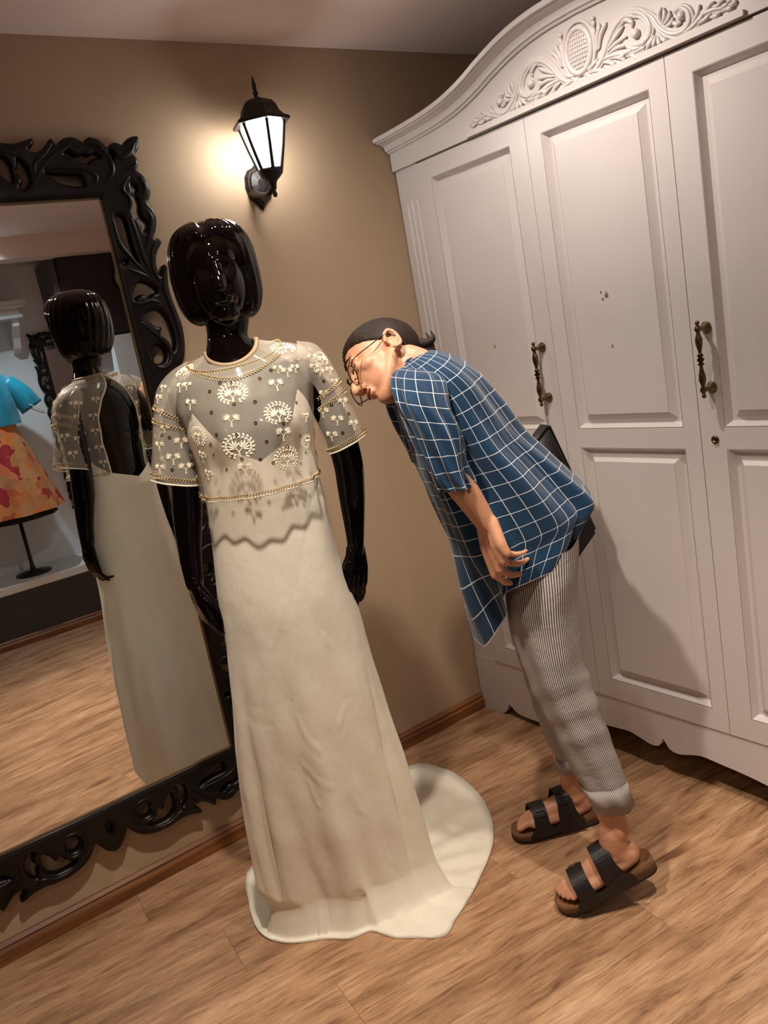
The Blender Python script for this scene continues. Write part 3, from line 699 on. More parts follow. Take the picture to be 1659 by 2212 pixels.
# head
hc = MP(464, 590); HE, HZ = (hc - B0) @ EE, hc[2]
hp = lambda e, z, d: MC(HE + e, HZ + z, d)
ax3 = lambda a, b, c: np.array([EE * a, TT * b, np.array([0, 0, c])])
solids += [ellipsoid(hp(0, .028, -.012), ax3(.074, .096, .088)), ellipsoid(hp(.004, -.030, .032), ax3(.061, .068, .085)), ellipsoid(hp(.008, -.092, .058), ax3(.030, .032, .026)),
           tube([hp(.002, .012, .090), hp(.005, -.022, .108), hp(.006, -.040, .112)], [.009, .011, .013], 10), ellipsoid(hp(.007, -.066, .092), ax3(.022, .012, .009)),
           tube([hp(.006, -.05, -.01), hp(.014, -.10, -.008), MP(490, 735)], [.05, .045, .046], 16)]
bv, bf = remesh(join(*solids), .0042, 5)
def dent(V, c, r, amt):
    d = V - c; w = np.exp(-(d ** 2).sum(1) / (r * r)); return V + TT * (w * amt)[:, None]
for sx in (-1, 1): bv = dent(bv, hp(.002 + sx * .027, .002, .092), .018, -.010)
mann = mo('mannequin', (bv, bf), M['gloss'], label='glossy black female mannequin with sculpted bob hair wearing ivory gown', category='mannequin')
# sculpted bob
rows = [(.118, .012, .012, .02), (.114, .040, .045, .05), (.104, .062, .072, .075), (.088, .080, .094, .098), (.062, .092, .100, .113), (.03, .098, .090, .120), (-.01, .100, .080, .120), (-.05, .0975, .072, .112), (-.078, .090, .064, .098), (-.098, .078, .055, .084), (-.110, .060, .045, .066), (-.108, .045, .035, .05)]
rows = cr(np.array(rows), 44)
th = np.linspace(-np.pi, np.pi, 120, endpoint=False); R = []
for z, a, bfr, bbk in rows:
    b = np.where(np.cos(th) > 0, bfr, bbk); f = np.clip((.082 - z) / .05, 0, 1); fw = .36 + .46 * np.clip((.08 - z) / .09, 0, 1)
    face = np.exp(-((th - .03) / fw) ** 4) * f                      # opening for the face
    groove = 1 + .014 * np.sin(th * 26 + 30 * z) * (1 - face) + .007 * np.sin(th * 41 - 25 * z)
    part = -.014 * np.exp(-((a * np.sin(th) + .008) / .010) ** 2) * (np.cos(th) > -.6) * np.clip((z - .03) / .05, 0, 1)
    k = groove * (1 - .30 * face)
    side = -.018 * np.clip((-.05 - z) / .06, 0, 1) * (np.sin(th) < 0)       # longer on her right
    R.append(hp(a * k * np.sin(th) + .012 * np.clip(-z, 0, 1) * 2, z + part + side * 0 , b * k * np.cos(th) - .008))
mo('sculpted_hair', loft(R, True, True, True), M['gloss'], mann)

# --- dress
DL = [(448, 1040), (450, 1085), (455, 1150), (470, 1290), (490, 1400), (500, 1500), (510, 1600), (522, 1700), (538, 1790), (550, 1850)]
DR = [(690, 1000), (696, 1060), (712, 1130), (732, 1200), (776, 1320), (806, 1430), (835, 1530), (868, 1640), (900, 1750), (925, 1840), (950, 1910)]
L_ = np.array([ez(*p) for p in DL]); R_ = np.array([ez(*p) for p in DR]); L_ = L_[np.argsort(L_[:, 1])]; R_ = R_[np.argsort(R_[:, 1])]
DT = []
for z in np.linspace(.06, 1.14, 40):
    l, r = np.interp(z, L_[:, 1], L_[:, 0]), np.interp(z, R_[:, 1], R_[:, 0])
    a = (r - l) / 2; DT.append((z, (l + r) / 2, a, np.interp(z, [.06, .3, .6, .9, 1.14], [.052, .085, .105, .110, .098]), a * (.84 + .5 * max(0, .7 - z) ** 1.5)))
up = [(z, ec, a + .004, bf + .004, bb + .004) for z, ec, a, bf, bb in TOR if z > 1.21 and z < 1.47]
DT = np.array(DT + up)
topz = np.array([(-180, 1.165), (-140, 1.20), (-100, 1.27), (-78, 1.33), (-50, 1.395), (-36, 1.345), (-20, 1.295), (4, 1.262), (25, 1.29), (40, 1.35), (50, 1.405), (64, 1.375), (90, 1.31), (140, 1.20), (180, 1.165)])
DC = np.array([.97, 1.87])
hem_px = [(537, 1870), (533, 1905), (539, 1955), (550, 1998), (580, 2030), (640, 2037), (700, 2028), (760, 2028), (805, 2008), (840, 2025), (900, 2026), (963, 2022), (985, 1985), (1012, 1945), (1045, 1880), (1066, 1820), (1062, 1770), (1040, 1725), (1000, 1685), (950, 1660), (900, 1652)]
hem = [on_axis(x, y, 2, 0.004)[:2] for x, y in hem_px] + [np.array(p) for p in ((1.36, 2.27), (1.2, 2.29), (1.0, 2.27), (.82, 2.22), (.70, 2.13))]
hem = cr(np.array(hem), 400, True); hphi = np.arctan2(hem[:, 1] - DC[1], hem[:, 0] - DC[0]); hr = np.linalg.norm(hem - DC, axis=1); o_ = np.argsort(hphi)
_pg = np.linspace(-np.pi, np.pi, 361)[:-1]; _hg = np.interp(_pg, np.concatenate([hphi[o_] - 2 * np.pi, hphi[o_], hphi[o_] + 2 * np.pi]), np.tile(hr[o_], 3))
_w = np.where(np.abs(_pg) > 1.9, 1.0, 0.25)     # the back edge is smoothed more than the traced front
_sm = np.mean([np.roll(_hg, k) for k in range(-6, 7)], axis=0); _hg = _hg * (1 - _w) + _sm * _w
hemr = lambda phi: np.interp(phi, np.concatenate([_pg - 2 * np.pi, _pg, _pg + 2 * np.pi]), np.tile(_hg, 3))
nth = 320; th = np.linspace(-np.pi, np.pi, nth, endpoint=False)
zt = np.interp(np.degrees(th), topz[:, 0], cr(topz, len(topz))[:, 1])
def folds(th, z):
    A = np.clip((1.0 - z) / .9, 0, 1) ** 1.4
    return A * (.011 * np.sin(5 * th + .9 + 1.2 * z) + .008 * np.sin(9 * th + 2.1 - 2.0 * z) + .004 * np.sin(17 * th + 4 * z)
                - .060 * np.exp(-((th + 1.02) / .085) ** 2) * np.clip((.72 - z) / .45, 0, 1) * np.clip((z - .08) / .2, .12, 1) - .045 * np.exp(-((th - 1.05) / .07) ** 2) * np.clip((.8 - z) / .5, 0, 1) * np.clip((z - .08) / .2, .2, 1))
CREASE = [[(533, 1552), (585, 1545), (640, 1532)], [(548, 1562), (600, 1558), (632, 1550)], [(640, 1545), (660, 1590), (690, 1620)], [(655, 1655), (690, 1690), (715, 1700)], [(668, 1690), (676, 1720), (690, 1745)], [(735, 1570), (745, 1540), (762, 1520)],
          [(487, 1196), (500, 1235), (520, 1275)], [(610, 1300), (600, 1360), (585, 1400)], [(640, 1290), (636, 1400), (630, 1500)], [(700, 1370), (712, 1395), (722, 1400)], [(770, 1730), (780, 1760), (800, 1770)], [(840, 1840), (850, 1880), (870, 1895)]]
CREASE = [arc_resample(np.array([ez(x, y, .10) for x, y in c]), 14) for c in CREASE]
def creases(p):
    e = (p - B0) @ EE; zz = p[:, 2]; o = np.zeros(len(p)); fr = ((p - B0) @ TT) > 0
    for c in CREASE:
        d2 = ((np.stack([e, zz], 1)[:, None] - c[None]) ** 2).sum(2).min(1); o += .0024 * np.exp(-d2 / .007 ** 2) - .0012 * np.exp(-d2 / .018 ** 2)
    return o * fr
rows = []
for s in np.linspace(0, 1, 16): 
    z = zt * (1 - s) + 1.13 * s; rows.append(surf(DT, th, z, .002))
for z in np.linspace(1.10, .09, 100):
    p = surf(DT, th, np.full(nth, z)); ec = np.interp(z, DT[:, 0], DT[:, 1]); c = MC(ec, z, 0.0); d = p - c; d[:, 2] = 0; d /= np.linalg.norm(d, axis=1)[:, None] + 1e-9
    wr_ = .0014 * np.sin(23 * z + 3 * th) * np.sin(7 * th + 9 * z) + creases(p)
    q = p + d * (folds(th, z) + wr_ * np.clip((1.05 - z) * 3, 0, 1))[:, None]
    g = q[:, :2] - DC; gr = np.linalg.norm(g, axis=1); lim = hemr(np.arctan2(g[:, 1], g[:, 0])) - .030 + .45 * max(0, z - .09)
    lim = np.where(lim < gr, lim, gr); q[:, :2] = DC + g * (lim / gr)[:, None]
    rows.append(q)
last = rows[-1]; dv = last[:, :2] - DC; phi = np.arctan2(dv[:, 1], dv[:, 0]); rl = np.linalg.norm(dv, axis=1); rh = hemr(phi)
dirs = np.stack([np.cos(phi), np.sin(phi)], 1)
touch = np.minimum(rl + .030, np.maximum(rl * .4 + rh * .6, rl - .06)); touch = np.where(rh > rl + .04, rl + .028, (rl + rh) / 2)
touch = np.minimum(touch, rh - .004)
for f, z in ((.35, .062), (.7, .036), (1.0, .016)):
    r = rl * (1 - f) + touch * f; rows.append(np.concatenate([DC + dirs * r[:, None], np.full((nth, 1), z)], 1))
for f in (.15, .35, .55, .75, .9, 1.0):
    r = touch * (1 - f) + rh * f; ln = np.clip((rh - touch) / .1, 0, 1)
    z = .008 + ln * (1 - f * .6) * (.007 * np.sin(9 * phi + 6 * f) ** 2 + .004 * np.sin(21 * phi)) ; z = np.maximum(z, .004)
    z = z + .004 * np.exp(-((f - 1) / .2) ** 2) * np.clip(np.sin(16 * phi + 1), 0, 1) ** 4
    rows.append(np.concatenate([DC + dirs * r[:, None], z[:, None]], 1))
rows.append(np.concatenate([DC + dirs * (rh - .002)[:, None], np.full((nth, 1), .001)], 1))
dress = mo('evening_gown', loft(rows), M['ivory'], label='long ivory satin gown with a round train spread over the floor', category='dress')

# --- embroidered sheer blouse
BTOP = ez(505, 757)[1]; BHEM = 1.165
BT = []
for px, py, a, bf, bb in [(500, 752, .066, .062, .068), (504, 763, .100, .07, .078), (509, 775, .146, .08, .086), (518, 806, .168, .094, .094), (528, 860, .164, .122, .096), (541, 915, .150, .140, .095), (552, 980, .140, .152, .092), (560, 1035, .140, .154, .094), (568, 1075, .143, .156, .096)]:
    c = ez(px, py); BT.append((c[1], c[0], a, bf, bb))
BT = np.array(sorted(BT))
def hemz(th): return ez(566, 1045)[1] - .004 + 0 * th
def opening(t):  # half angle of the open back, t=0 collar, 1 hem
    return np.interp(t, [0, .05, .2, .4, .65, 1.0], [.04, .10, .36, .58, .66, .60])
nb = 121; RB = []; ztopb = BT[-1, 0] - .006; TOPE = BT[-1, 1]
def blouse_pt(u, t):
    w = np.pi - opening(t); thb = u * w; z = (ztopb - .030 * max(0.0, math.cos(thb))) * (1 - t) + hemz(thb) * t
    rip = .0025 * np.sin(7 * thb + 2) * t ** 2 + .003 * np.sin(17 * thb + 5 * t) * t
    q = surf(BT, thb, z, .002 + rip, .55); q = np.array(q); q[2] += .11 * ((q - B0) @ EE) * (1 - t) ** 2 * min(1, t * 6 + .35)
    top = MC(TOPE + .060 * math.sin(thb), ztopb + .010 - .040 * max(0.0, math.cos(thb)) + .10 * .060 * math.sin(thb), .064 * math.cos(thb) + .004); k = min(1.0, t / .09); k = k * k * (3 - 2 * k) if k < 1 else 1.0
    return top * (1 - k) + q * k
for t in np.linspace(0, 1, 46): RB.append(np.array([blouse_pt(u, t) for u in np.linspace(-1, 1, nb)]))
torso_vf = loft(RB, False)
SL = {-1: [((404, 780), (424, 850)), ((366, 806), (412, 872)), ((338, 845), (408, 895)), ((330, 905), (414, 930)), ((328, 968), (424, 988)), ((326, 1036), (437, 1046))],
      1: [((640, 736), (640, 812)), ((684, 746), (655, 830)), ((720, 792), (668, 850)), ((745, 840), (680, 885)), ((770, 890), (692, 935)), ((790, 936), (711, 980))]}
def sleeve_fn(sd):
    rows = []
    for o, i in SL[sd]:
        dd = -.03 if sd < 0 else -.015
        a, b = MP(*o, dd), MP(*i, dd); rows.append(np.concatenate([(a + b) / 2, (a - b) / 2]))
    rows = cr(np.array(rows), 40)
    def fn(phi, t):
        q = np.array([np.interp(t, np.linspace(0, 1, 40), rows[:, k]) for k in range(6)]); c, h = q[:3], q[3:]
        hl = np.linalg.norm(h); puff = 1 + .02 * np.sin(7 * phi + 6 * t)
        return c + (h * math.cos(phi) + TT * (hl * .9) * math.sin(phi)) * puff
    return fn
SLF = {k: sleeve_fn(k) for k in SL}
sl_vf = {k: loft([[SLF[k](p, t) for p in np.linspace(0, 2 * np.pi, 48, endpoint=False)] for t in np.linspace(0, 1, 30)]) for k in SL}
blouse = mo('sheer_blouse', torso_vf, M['sheer'], label='cropped sheer blouse with gold beading and white lotus embroidery over the gown', category='blouse')
for k in SL: mo('sleeve', sl_vf[k], M['sheer'], blouse)
allb = join(torso_vf, sl_vf[-1], sl_vf[1])
BV = BVHTree.FromPolygons([tuple(v) for v in allb[0]], allb[1])
def snap(p, out, off):
    h = BV.find_nearest(Vector(p))
    n = np.array(h[1]); n = n if n @ out > 0 else -n
    return np.array(h[0]) + n * off
def fan(c, ang, L, n=6):
    """lotus bloom in 2-D: petals as thin kites; returns list of polygons"""
    out = []
    for k in range(n):
        a = ang + (k - (n - 1) / 2) * .42; d = np.array([math.cos(a), math.sin(a)]); s = np.array([-d[1], d[0]]); l = L * (1 - .10 * abs(k - (n - 1) / 2))
        out.append([c + d * l * .10, c + d * l * .5 + s * l * .13, c + d * l * .8 + s * l * .085, c + d * l * 1.05, c + d * l * .8 - s * l * .085, c + d * l * .5 - s * l * .13])
    return out
def stem(p, q, bend, w):
    P = cr(np.array([p, (np.array(p) + q) / 2 + np.array(bend), q]), 7); T = np.gradient(P, axis=0); N = np.stack([-T[:, 1], T[:, 0]], 1); N /= np.linalg.norm(N, axis=1)[:, None] + 1e-9
    return [[P[i] + N[i] * w, P[i + 1] + N[i + 1] * w, P[i + 1] - N[i + 1] * w, P[i] - N[i] * w] for i in range(6)]
def pair_motif(s):
    A = lambda *v: np.array(v) * s
    return fan(A(-.35, .0), 2.2, s * .75) + fan(A(.35, .0), .95, s * .75) + stem(A(-.32, .05), A(-.08, -.85), A(.16, .1), s * .045) + stem(A(.32, .05), A(.08, -.85), A(-.16, .1), s * .045)
def crown_motif(s):
    A = lambda *v: np.array(v) * s
    out = fan(A(-.22, -.15), 2.1, s * .62) + fan(A(.22, -.15), 1.04, s * .62) + stem(A(-.2, -.1), A(-.06, -.62), A(.1, .05), s * .04) + stem(A(.2, -.1), A(.06, -.62), A(-.1, .05), s * .04)
    for k in range(18):   # wreath
        a = math.pi * (-.35 + 1.7 * k / 17) ; c = A(.84 * math.cos(a), .64 * math.sin(a) + .02); d = np.array([-math.sin(a), .75 * math.cos(a)]); d /= np.linalg.norm(d); q = np.array([-d[1], d[0]])
        for sg in (-1, 1):
            e_ = unit(d * .8 + q * sg * .7); p = np.array([-e_[1], e_[0]])
            out.append([c, c + e_ * s * .13 + p * s * .085, c + e_ * s * .27, c + e_ * s * .13 - p * s * .085])
    return out
def put_motif(name, polys, px, py, mat, rot=-.18, thick=.0018, hit=None):
    if hit is None:
        d = unit(ray(px, py)); h = BV.ray_cast(Vector(CAMPOS), Vector(d))
        if h[0] is None: return
        c = np.array(h[0]); out = -d
    else: c, out = hit
    h = BV.find_nearest(Vector(c)); n = np.array(h[1]); n = n if n @ out > 0 else -n
    up = np.array([0, 0, 1.0]); r = unit(np.cross(up, n)); u = np.cross(n, r)
    r, u = r * math.cos(rot) + u * math.sin(rot), u * math.cos(rot) - r * math.sin(rot)
    V = []; F = []
    for P in polys:
        b = len(V); k = len(P); cen = np.mean(P, axis=0)
        for q in P: V.append(snap(c + r * q[0] + u * q[1], n, .0007))
        V.append(snap(c + r * cen[0] + u * cen[1], n, .0007 + thick))
        F += [(b + i, b + (i + 1) % k, b + k) for i in range(k)]
    mo(name, (V, F), mat, blouse, smooth=False)
PXM = .00111
for px, py, w in [(503, 850, 62), (601, 893, 62), (429, 943, 52), (516, 965, 66), (620, 990, 60), (612, 752, 56), (398, 800, 50), (695, 775, 44), (664, 955, 40)]:
    put_motif('wreath_motif', crown_motif(w / 2 * PXM), px, py, M['thread'], -.12)
for px, py, w in [(500, 907, 38), (597, 830, 38), (612, 936, 38), (530, 1012, 38), (438, 985, 34), (412, 872, 32), (390, 835, 30), (404, 832, 26), (600, 797, 26), (620, 803, 30), (637, 795, 26), (450, 1024, 30), (660, 900, 26),
                  (345, 962, 26), (391, 955, 34), (374, 990, 36), (346, 1012, 30), (401, 1010, 34), (342, 860, 28), (346, 890, 22), (356, 925, 24), (741, 868, 30), (698, 889, 32), (729, 907, 32), (764, 917, 32), (717, 941, 32), (679, 793, 26), (674, 772, 26), (691, 804, 24), (712, 800, 26), (722, 825, 22), (700, 850, 24), (352, 838, 24)]:
    put_motif('lotus_motif', pair_motif(w / 2 * PXM), px, py, M['thread'], -.15)
ringp = lambda s: [[np.array([math.cos(a + k * .785) * s, math.sin(a + k * .785) * s]) for a, s in ((0, s), (.785, s), (.785, s * .45), (0, s * .45))] for k in range(8)]
for px, py in [(453, 846), (457, 891), (551, 868), (552, 914), (561, 818), (468, 939), (462, 983), (489, 1014), (576, 954), (562, 993), (648, 941), (612, 915), (511, 940), (506, 873), (499, 827), (523, 992), (620, 965), (661, 978), (699, 823), (716, 874), (753, 894), (740, 935), (475, 827), (585, 800), (640, 870), (372, 1015), (366, 945), (410, 975), (350, 940), (455, 960), (500, 985), (590, 1000), (650, 1000)]:
    put_motif('sequin', ringp(.0042), px, py, M['mirrorwork'], 0, .0016)
# motifs on the back, seen in the mirror
for t in (.2, .36, .52, .7, .86):
    for u in (-.95, -.80, -.66, .66, .80, .95):
        p = blouse_pt(u, t); put_motif('lotus_motif', pair_motif(.017), 0, 0, M['thread'], .1, hit=(p, p - MC(0, p[2], 0)))
for sd in (-1, 1):
    for t, ph in ((.3, 3.9), (.3, 4.9), (.45, 4.4), (.72, 3.7), (.72, 4.7), (.72, 5.6), (.87, 4.2), (.87, 5.2)):
        p = SLF[sd](ph, t); c0 = np.mean([SLF[sd](q, t) for q in np.linspace(0, 6.28, 8)], axis=0); put_motif('lotus_motif', pair_motif(.018), 0, 0, M['thread'], .1, hit=(p, p - c0))
def bead_trim(path, nrm, name='beaded_trim', size=.0042, step=.0066, zig=.0026, mat='gold', parent=None):
    path = np.asarray(path); L = np.linalg.norm(np.diff(path, axis=0), axis=1).sum(); k = max(4, int(L / step)); P = arc_resample(path, k); Nn = arc_resample(nrm, k)
    T = np.gradient(P, axis=0); T /= np.linalg.norm(T, axis=1)[:, None] + 1e-9; vfs = []
    for i in range(k):
        n = unit(Nn[i]); b = np.cross(n, T[i]); q = P[i] + n * .0012
        for sg in (1, -1): vfs.append(ellipsoid(q + b * zig * sg + T[i] * sg * .001, np.array([unit(b + T[i] * .7 * sg) * size, n * .0016, unit(np.cross(n, b + T[i] * .7 * sg)) * size * .38]), 7, 5))
    return mo(name, join(*vfs), M[mat], parent or blouse)
us = np.linspace(-1, 1, 160)
def tpath(t): P = np.array([blouse_pt(u, t) for u in us]); c = P.mean(0); N = P - c; N[:, 2] *= .2; return P, N
P, N = tpath(.975); bead_trim(P, N); P, N = tpath(.995)
mo('hem_binding', tube(P, .0022, 6), M['thread'], blouse)
P, N = tpath(.05); bead_trim(P, N + np.array([0, 0, .03])); P, N = tpath(.0)
mo('collar_band', tube(P, .0058, 8), plain('taupe_band', srgb(150, 128, 100), .6), blouse)
pts = [(408, 800), (440, 813), (470, 819), (500, 820), (530, 811), (560, 797), (590, 777), (602, 766)]
C = []; Nn = []
for x, y in arc_resample(np.array(pts), 40):
    d = unit(ray(x, y)); h = BV.ray_cast(Vector(CAMPOS), Vector(d)); C.append(np.array(h[0])); n = np.array(h[1]); Nn.append(n if n @ d < 0 else -n)
bead_trim(C, Nn)
for sd in (-1, 1):
    for t in (.52, .61, .965):
        ph = np.linspace(0, 2 * np.pi, 70); P = np.array([SLF[sd](p, t) for p in ph]); c = P.mean(0); bead_trim(P, P - c)
    P = np.array([SLF[sd](p, 1.0) for p in np.linspace(0, 2 * np.pi, 60)]); mo('cuff_binding', tube(P, .002, 6, dome=False), M['thread'], blouse)
# back opening edges
for sg in (-1, 1):
    P = np.array([blouse_pt(sg, t) for t in np.linspace(0, 1, 40)]); mo('back_binding', tube(P, .003, 6), M['thread'], blouse)

# ------------------------------------------------------------------ woman bending to look at the sleeve
P0 = np.array([1.42, 1.475, 0.0]); FP = unit([-.86, .51, 0]); LP = np.array([-FP[1], FP[0], 0.0])   # facing, her left (towards the viewer)
def PP(px, py, lat=0.0): return on_plane(px, py, P0 + LP * lat, LP)
cw = lambda v: C2W @ np.array(v, float)
HR = unit(cw((.09, -.62, -.78))); HF = unit(cw((-.80, -.51, .316))); HF = unit(HF - HR * (HF @ HR)); HU = np.cross(HR, HF)
HC = PP(831, 781, 0.0)
hq = lambda r, f, u: HC + HR * r + HF * f + HU * u
hax = lambda a, b, c: np.array([HR * a, HF * b, HU * c])
def skin():
    t = NT('skin'); n = t.noise(t.coord(), 18, 4); n2 = t.noise(t.coord(), 300, 2)
    t.bump(n2.outputs[0], .12, .001)
    m = t.set(t.ramp(n.outputs[0], [(.3, srgb(186, 130, 100)), (.7, srgb(206, 152, 120))]), .48, 0, .4)
    t.b.inputs['Subsurface Weight'].default_value = .12; t.b.inputs['Subsurface Radius'].default_value = (.012, .005, .003)
    return m
M['skin'] = skin()
def plaid():
    t = NT('navy_windowpane_linen'); uv = t.coord('UV'); sp = t.add('ShaderNodeSeparateXYZ'); t.l(uv, sp.inputs[0])
    w = t.noise(t.mapping(uv, (1, 1, 1)), 120, 2); ls = []
    for k in (0, 1):
        v = t.math('MULTIPLY', sp.outputs[k], 1 / .037); v = t.math('ADD', v, t.math('MULTIPLY', w.outputs[0], .02)); fr = t.math('FRACT', v)
        ls.append(t.math('LESS_THAN', t.math('ABSOLUTE', t.math('SUBTRACT', fr, .5)), .022))
    line = t.math('MAXIMUM', ls[0], ls[1])
    wv = t.noise(t.mapping(uv, (900, 900, 1)), 1.0, 2); big = t.noise(uv, 9, 3)
    base = t.mix(big.outputs[0], srgb(5, 33, 56), srgb(9, 53, 86)); base = t.mix(.25, base, t.ramp(wv.outputs[0], [(.3, srgb(6, 18, 38)), (.7, srgb(34, 84, 124))]))
    c = t.mix(t.math('MULTIPLY', line, .9), base, srgb(214, 216, 220))
    t.bump(wv.outputs[0], .3, .0006)
    return t.set(c, .8, 0, .2, sheen=.2)
M['plaid'] = plaid()
def seersucker():
    t = NT('striped_seersucker'); uv = t.coord('UV'); sp = t.add('ShaderNodeSeparateXYZ'); t.l(uv, sp.inputs[0])
    fr = t.math('FRACT', t.math('MULTIPLY', sp.outputs[0], 1 / .0048)); st = t.math('GREATER_THAN', fr, .5)
    n = t.noise(t.mapping(uv, (260, 90, 1)), 1.0, 3); n2 = t.noise(t.mapping(uv, (14, 30, 1)), 1.0, 4)
    c = t.mix(st, srgb(196, 184, 176), srgb(84, 80, 84))
    t.bump(t.math('ADD', t.math('MULTIPLY', n.outputs[0], .25), n2.outputs[0]), .5, .006)
    return t.set(c, .75, 0, .2)
M['stripe'] = seersucker()
M['hair'] = plain('brown_hair', srgb(34, 22, 15), .6, var=.4, scale=60, bump=.6, bscale=260, spec=.2)
M['leather'] = plain('black_leather', srgb(22, 17, 17), .5, var=.2, scale=30, bump=.2, bscale=200)
M['cork'] = plain('cork_sole', srgb(112, 80, 50), .75, var=.35, scale=160, bump=.3, bscale=200)
M['rubber'] = plain('dark_rubber', srgb(38, 28, 22), .7)
M['suede'] = plain('tan_footbed', srgb(122, 80, 44), .85, var=.15, scale=40)
M['wire'] = plain('dark_wire_frame', srgb(40, 28, 24), .3, .8)
M['ring'] = plain('gold_ring', srgb(214, 180, 120), .2, 1.0)

person_s = []
# pelvis, torso, neck (under the shirt)
person_s.append(tube([PP(1160, 1220), PP(1140, 1130), PP(1085, 1010), PP(1000, 900), PP(930, 830), PP(905, 812)], [.07, .075, .07, .07, .06, .048], 18, res=24))
person_s.append(tube([PP(930, 835), PP(893, 808), hq(0, -.045, -.075), hq(0, -.02, -.03)], [.055, .046, .047, .052], 16, res=14))
person_s.append(tube([PP(945, 850, -.11), PP(925, 835), PP(945, 850, .11)], [.036, .045, .036], 14, res=10))
# head
person_s += [ellipsoid(hq(0, -.010, .028), hax(.073, .090, .080)), ellipsoid(hq(0, .028, -.032), hax(.058, .060, .078)), ellipsoid(hq(0, .067, -.095), hax(.021, .020, .017)),
             tube([hq(0, .080, .012), hq(0, .100, -.018), hq(0, .110, -.038)], [.0085, .0095, .011], 10, res=8), ellipsoid(hq(-.009, .099, -.043), hax(.008, .010, .008)), ellipsoid(hq(.009, .099, -.043), hax(.008, .010, .008)),
             ellipsoid(hq(0, .088, -.062), hax(.020, .009, .006)), ellipsoid(hq(0, .086, -.073), hax(.017, .009, .006)), ellipsoid(hq(0, .076, .020), hax(.045, .014, .012))]
for s in (-1, 1):
    person_s += [tube([hq(s * .052, .004, -.040), hq(s * .040, .032, -.070), hq(s * .010, .066, -.094)], [.014, .015, .015], 10, res=10), ellipsoid(hq(s * .038, .055, -.022), hax(.022, .022, .020)),
                 ellipsoid(hq(s * .030, .073, -.004), hax(.013, .012, .010))]
    # ear: rim, lobe and inner bowl
    er = [hq(s * (.070 + .008 * abs(math.sin(a))), -.014 - .017 * math.cos(a) - .006 * math.sin(a), -.022 + .030 * math.sin(a)) for a in np.linspace(-2.2, 2.9, 16)]
    person_s += [tube(er, .0048, 8), ellipsoid(hq(s * .068, -.012, -.048), hax(.006, .008, .010)), ellipsoid(hq(s * .066, -.016, -.022), hax(.005, .014, .024))]
# left arm and hand
AL = [(935, 855, .13, .034), (930, 900, .175, .034), (955, 975, .20, .035), (990, 1040, .205, .034), (1024, 1090, .205, .029), (1050, 1130, .205, .0245)]
person_s.append(tube([PP(*q[:3]) for q in AL], [q[3] for q in AL], 14, res=26))
Wp = PP(1056, 1140, .205); imgx, imgy, away = cw((1, 0, 0)), cw((0, -1, 0)), cw((0, 0, -1))
LHD, LHS, LHN = imgx * .32 + imgy * .95, -imgx * .52 + imgy * .165 + away * .80, imgx * .80 - imgy * .25 + away * .50
person_s += make_hand(Wp, LHD, LHN, LHS, 1.06, fan=.06, thumb=(.25, .7, .8), slant=.65, curls=[(.75, .45, .3), (.95, .45, .3), (1.1, .35, .25), (1.15, .3, .25)])
# right arm, behind the body, hand on the bag
person_s.append(tube([PP(935, 860, -.12), PP(965, 920, -.15), PP(1000, 985, -.155), PP(1040, 1020, -.15), PP(1075, 1045, -.15)], [.034, .036, .034, .028, .022], 14, res=22))
Wq = PP(1077, 1047, -.15); person_s += make_hand(Wq, PP(1130, 1080, -.16) - Wq, LP, imgy * -1.0, .9, (.3, .4, .3))
# legs
NL = [(1165, 1245, .07, .06), (1175, 1330, .10, .06), (1200, 1450, .12, .062), (1240, 1560, .145, .052), (1290, 1680, .165, .042), (1318, 1755, .175, .034), (1330, 1790, .18, .033)]
FL = [(1160, 1245, -.07, .06), (1170, 1330, -.10, .06), (1190, 1440, -.12, .062), (1205, 1530, -.14, .052), (1220, 1610, -.155, .042), (1232, 1670, -.16, .034), (1238, 1700, -.165, .033)]
for T_ in (NL, FL): person_s.append(tube([PP(*q[:3]) for q in T_], [q[3] for q in T_], 16, res=24))
# feet: toe / heel in world, sole plane
NT_, NH_ = np.array([1.262, 1.372, .012]), PP(1402, 1862, .18)
FT_, FH_ = np.array([1.372, 1.690, .012]), np.array([1.600, 1.572, .012])
pass #, NH_, np.linalg.norm(NT_ - NH_), 'far', np.linalg.norm(FT_ - FH_))
def foot_frame(T, H):
    x = unit(T - H); y = unit(np.cross([0, 0, 1.0], x)); z = np.cross(x, y); return H, x, y, z
def foot_solids(T, H, ankle, side):
    o, x, y, z = foot_frame(T, H); q = lambda a, b, c: o + x * a + y * b * side + z * c
    s = [tube([ankle, q(.055, 0, .085), q(.045, 0, .055)], [.034, .035, .033], 14, res=10), ellipsoid(q(.038, 0, .052), np.array([x * .034, y * .029, z * .032])),
         tube([q(.06, 0, .075), q(.11, .002, .062), q(.16, .004, .046), q(.185, .004, .040)], [.034, .031, .027, .020], 14, res=12),
         tube([q(.05, -.012, .048), q(.12, -.020, .042), q(.18, -.024, .038)], [.022, .020, .017], 10, res=8), tube([q(.05, .012, .046), q(.12, .022, .042), q(.19, .024, .040)], [.022, .020, .018], 10, res=8)]
    for k, (b, L, r) in enumerate([(.026, .236, .0115), (.008, .234, .0085), (-.007, .228, .008), (-.020, .219, .0075), (-.031, .207, .007)]):
        s.append(tube([q(.175, b * .95, .042), q(L - .02, b, .044), q(L, b, .036)], [r * 1.05, r, r * .9], 8))
    return s
AKn, AKf = PP(1322, 1795, .178), PP(1240, 1715, -.165)
person_s += foot_solids(NT_, NH_, AKn, -1) + foot_solids(FT_, FH_, AKf, 1)
pv, pf = remesh(join(*person_s), .0036, 4)
def sculpt(V, c, r, amt, d):
    w = np.exp(-((V - c) ** 2).sum(1) / (r * r)); return V + np.asarray(d) * (w * amt)[:, None]
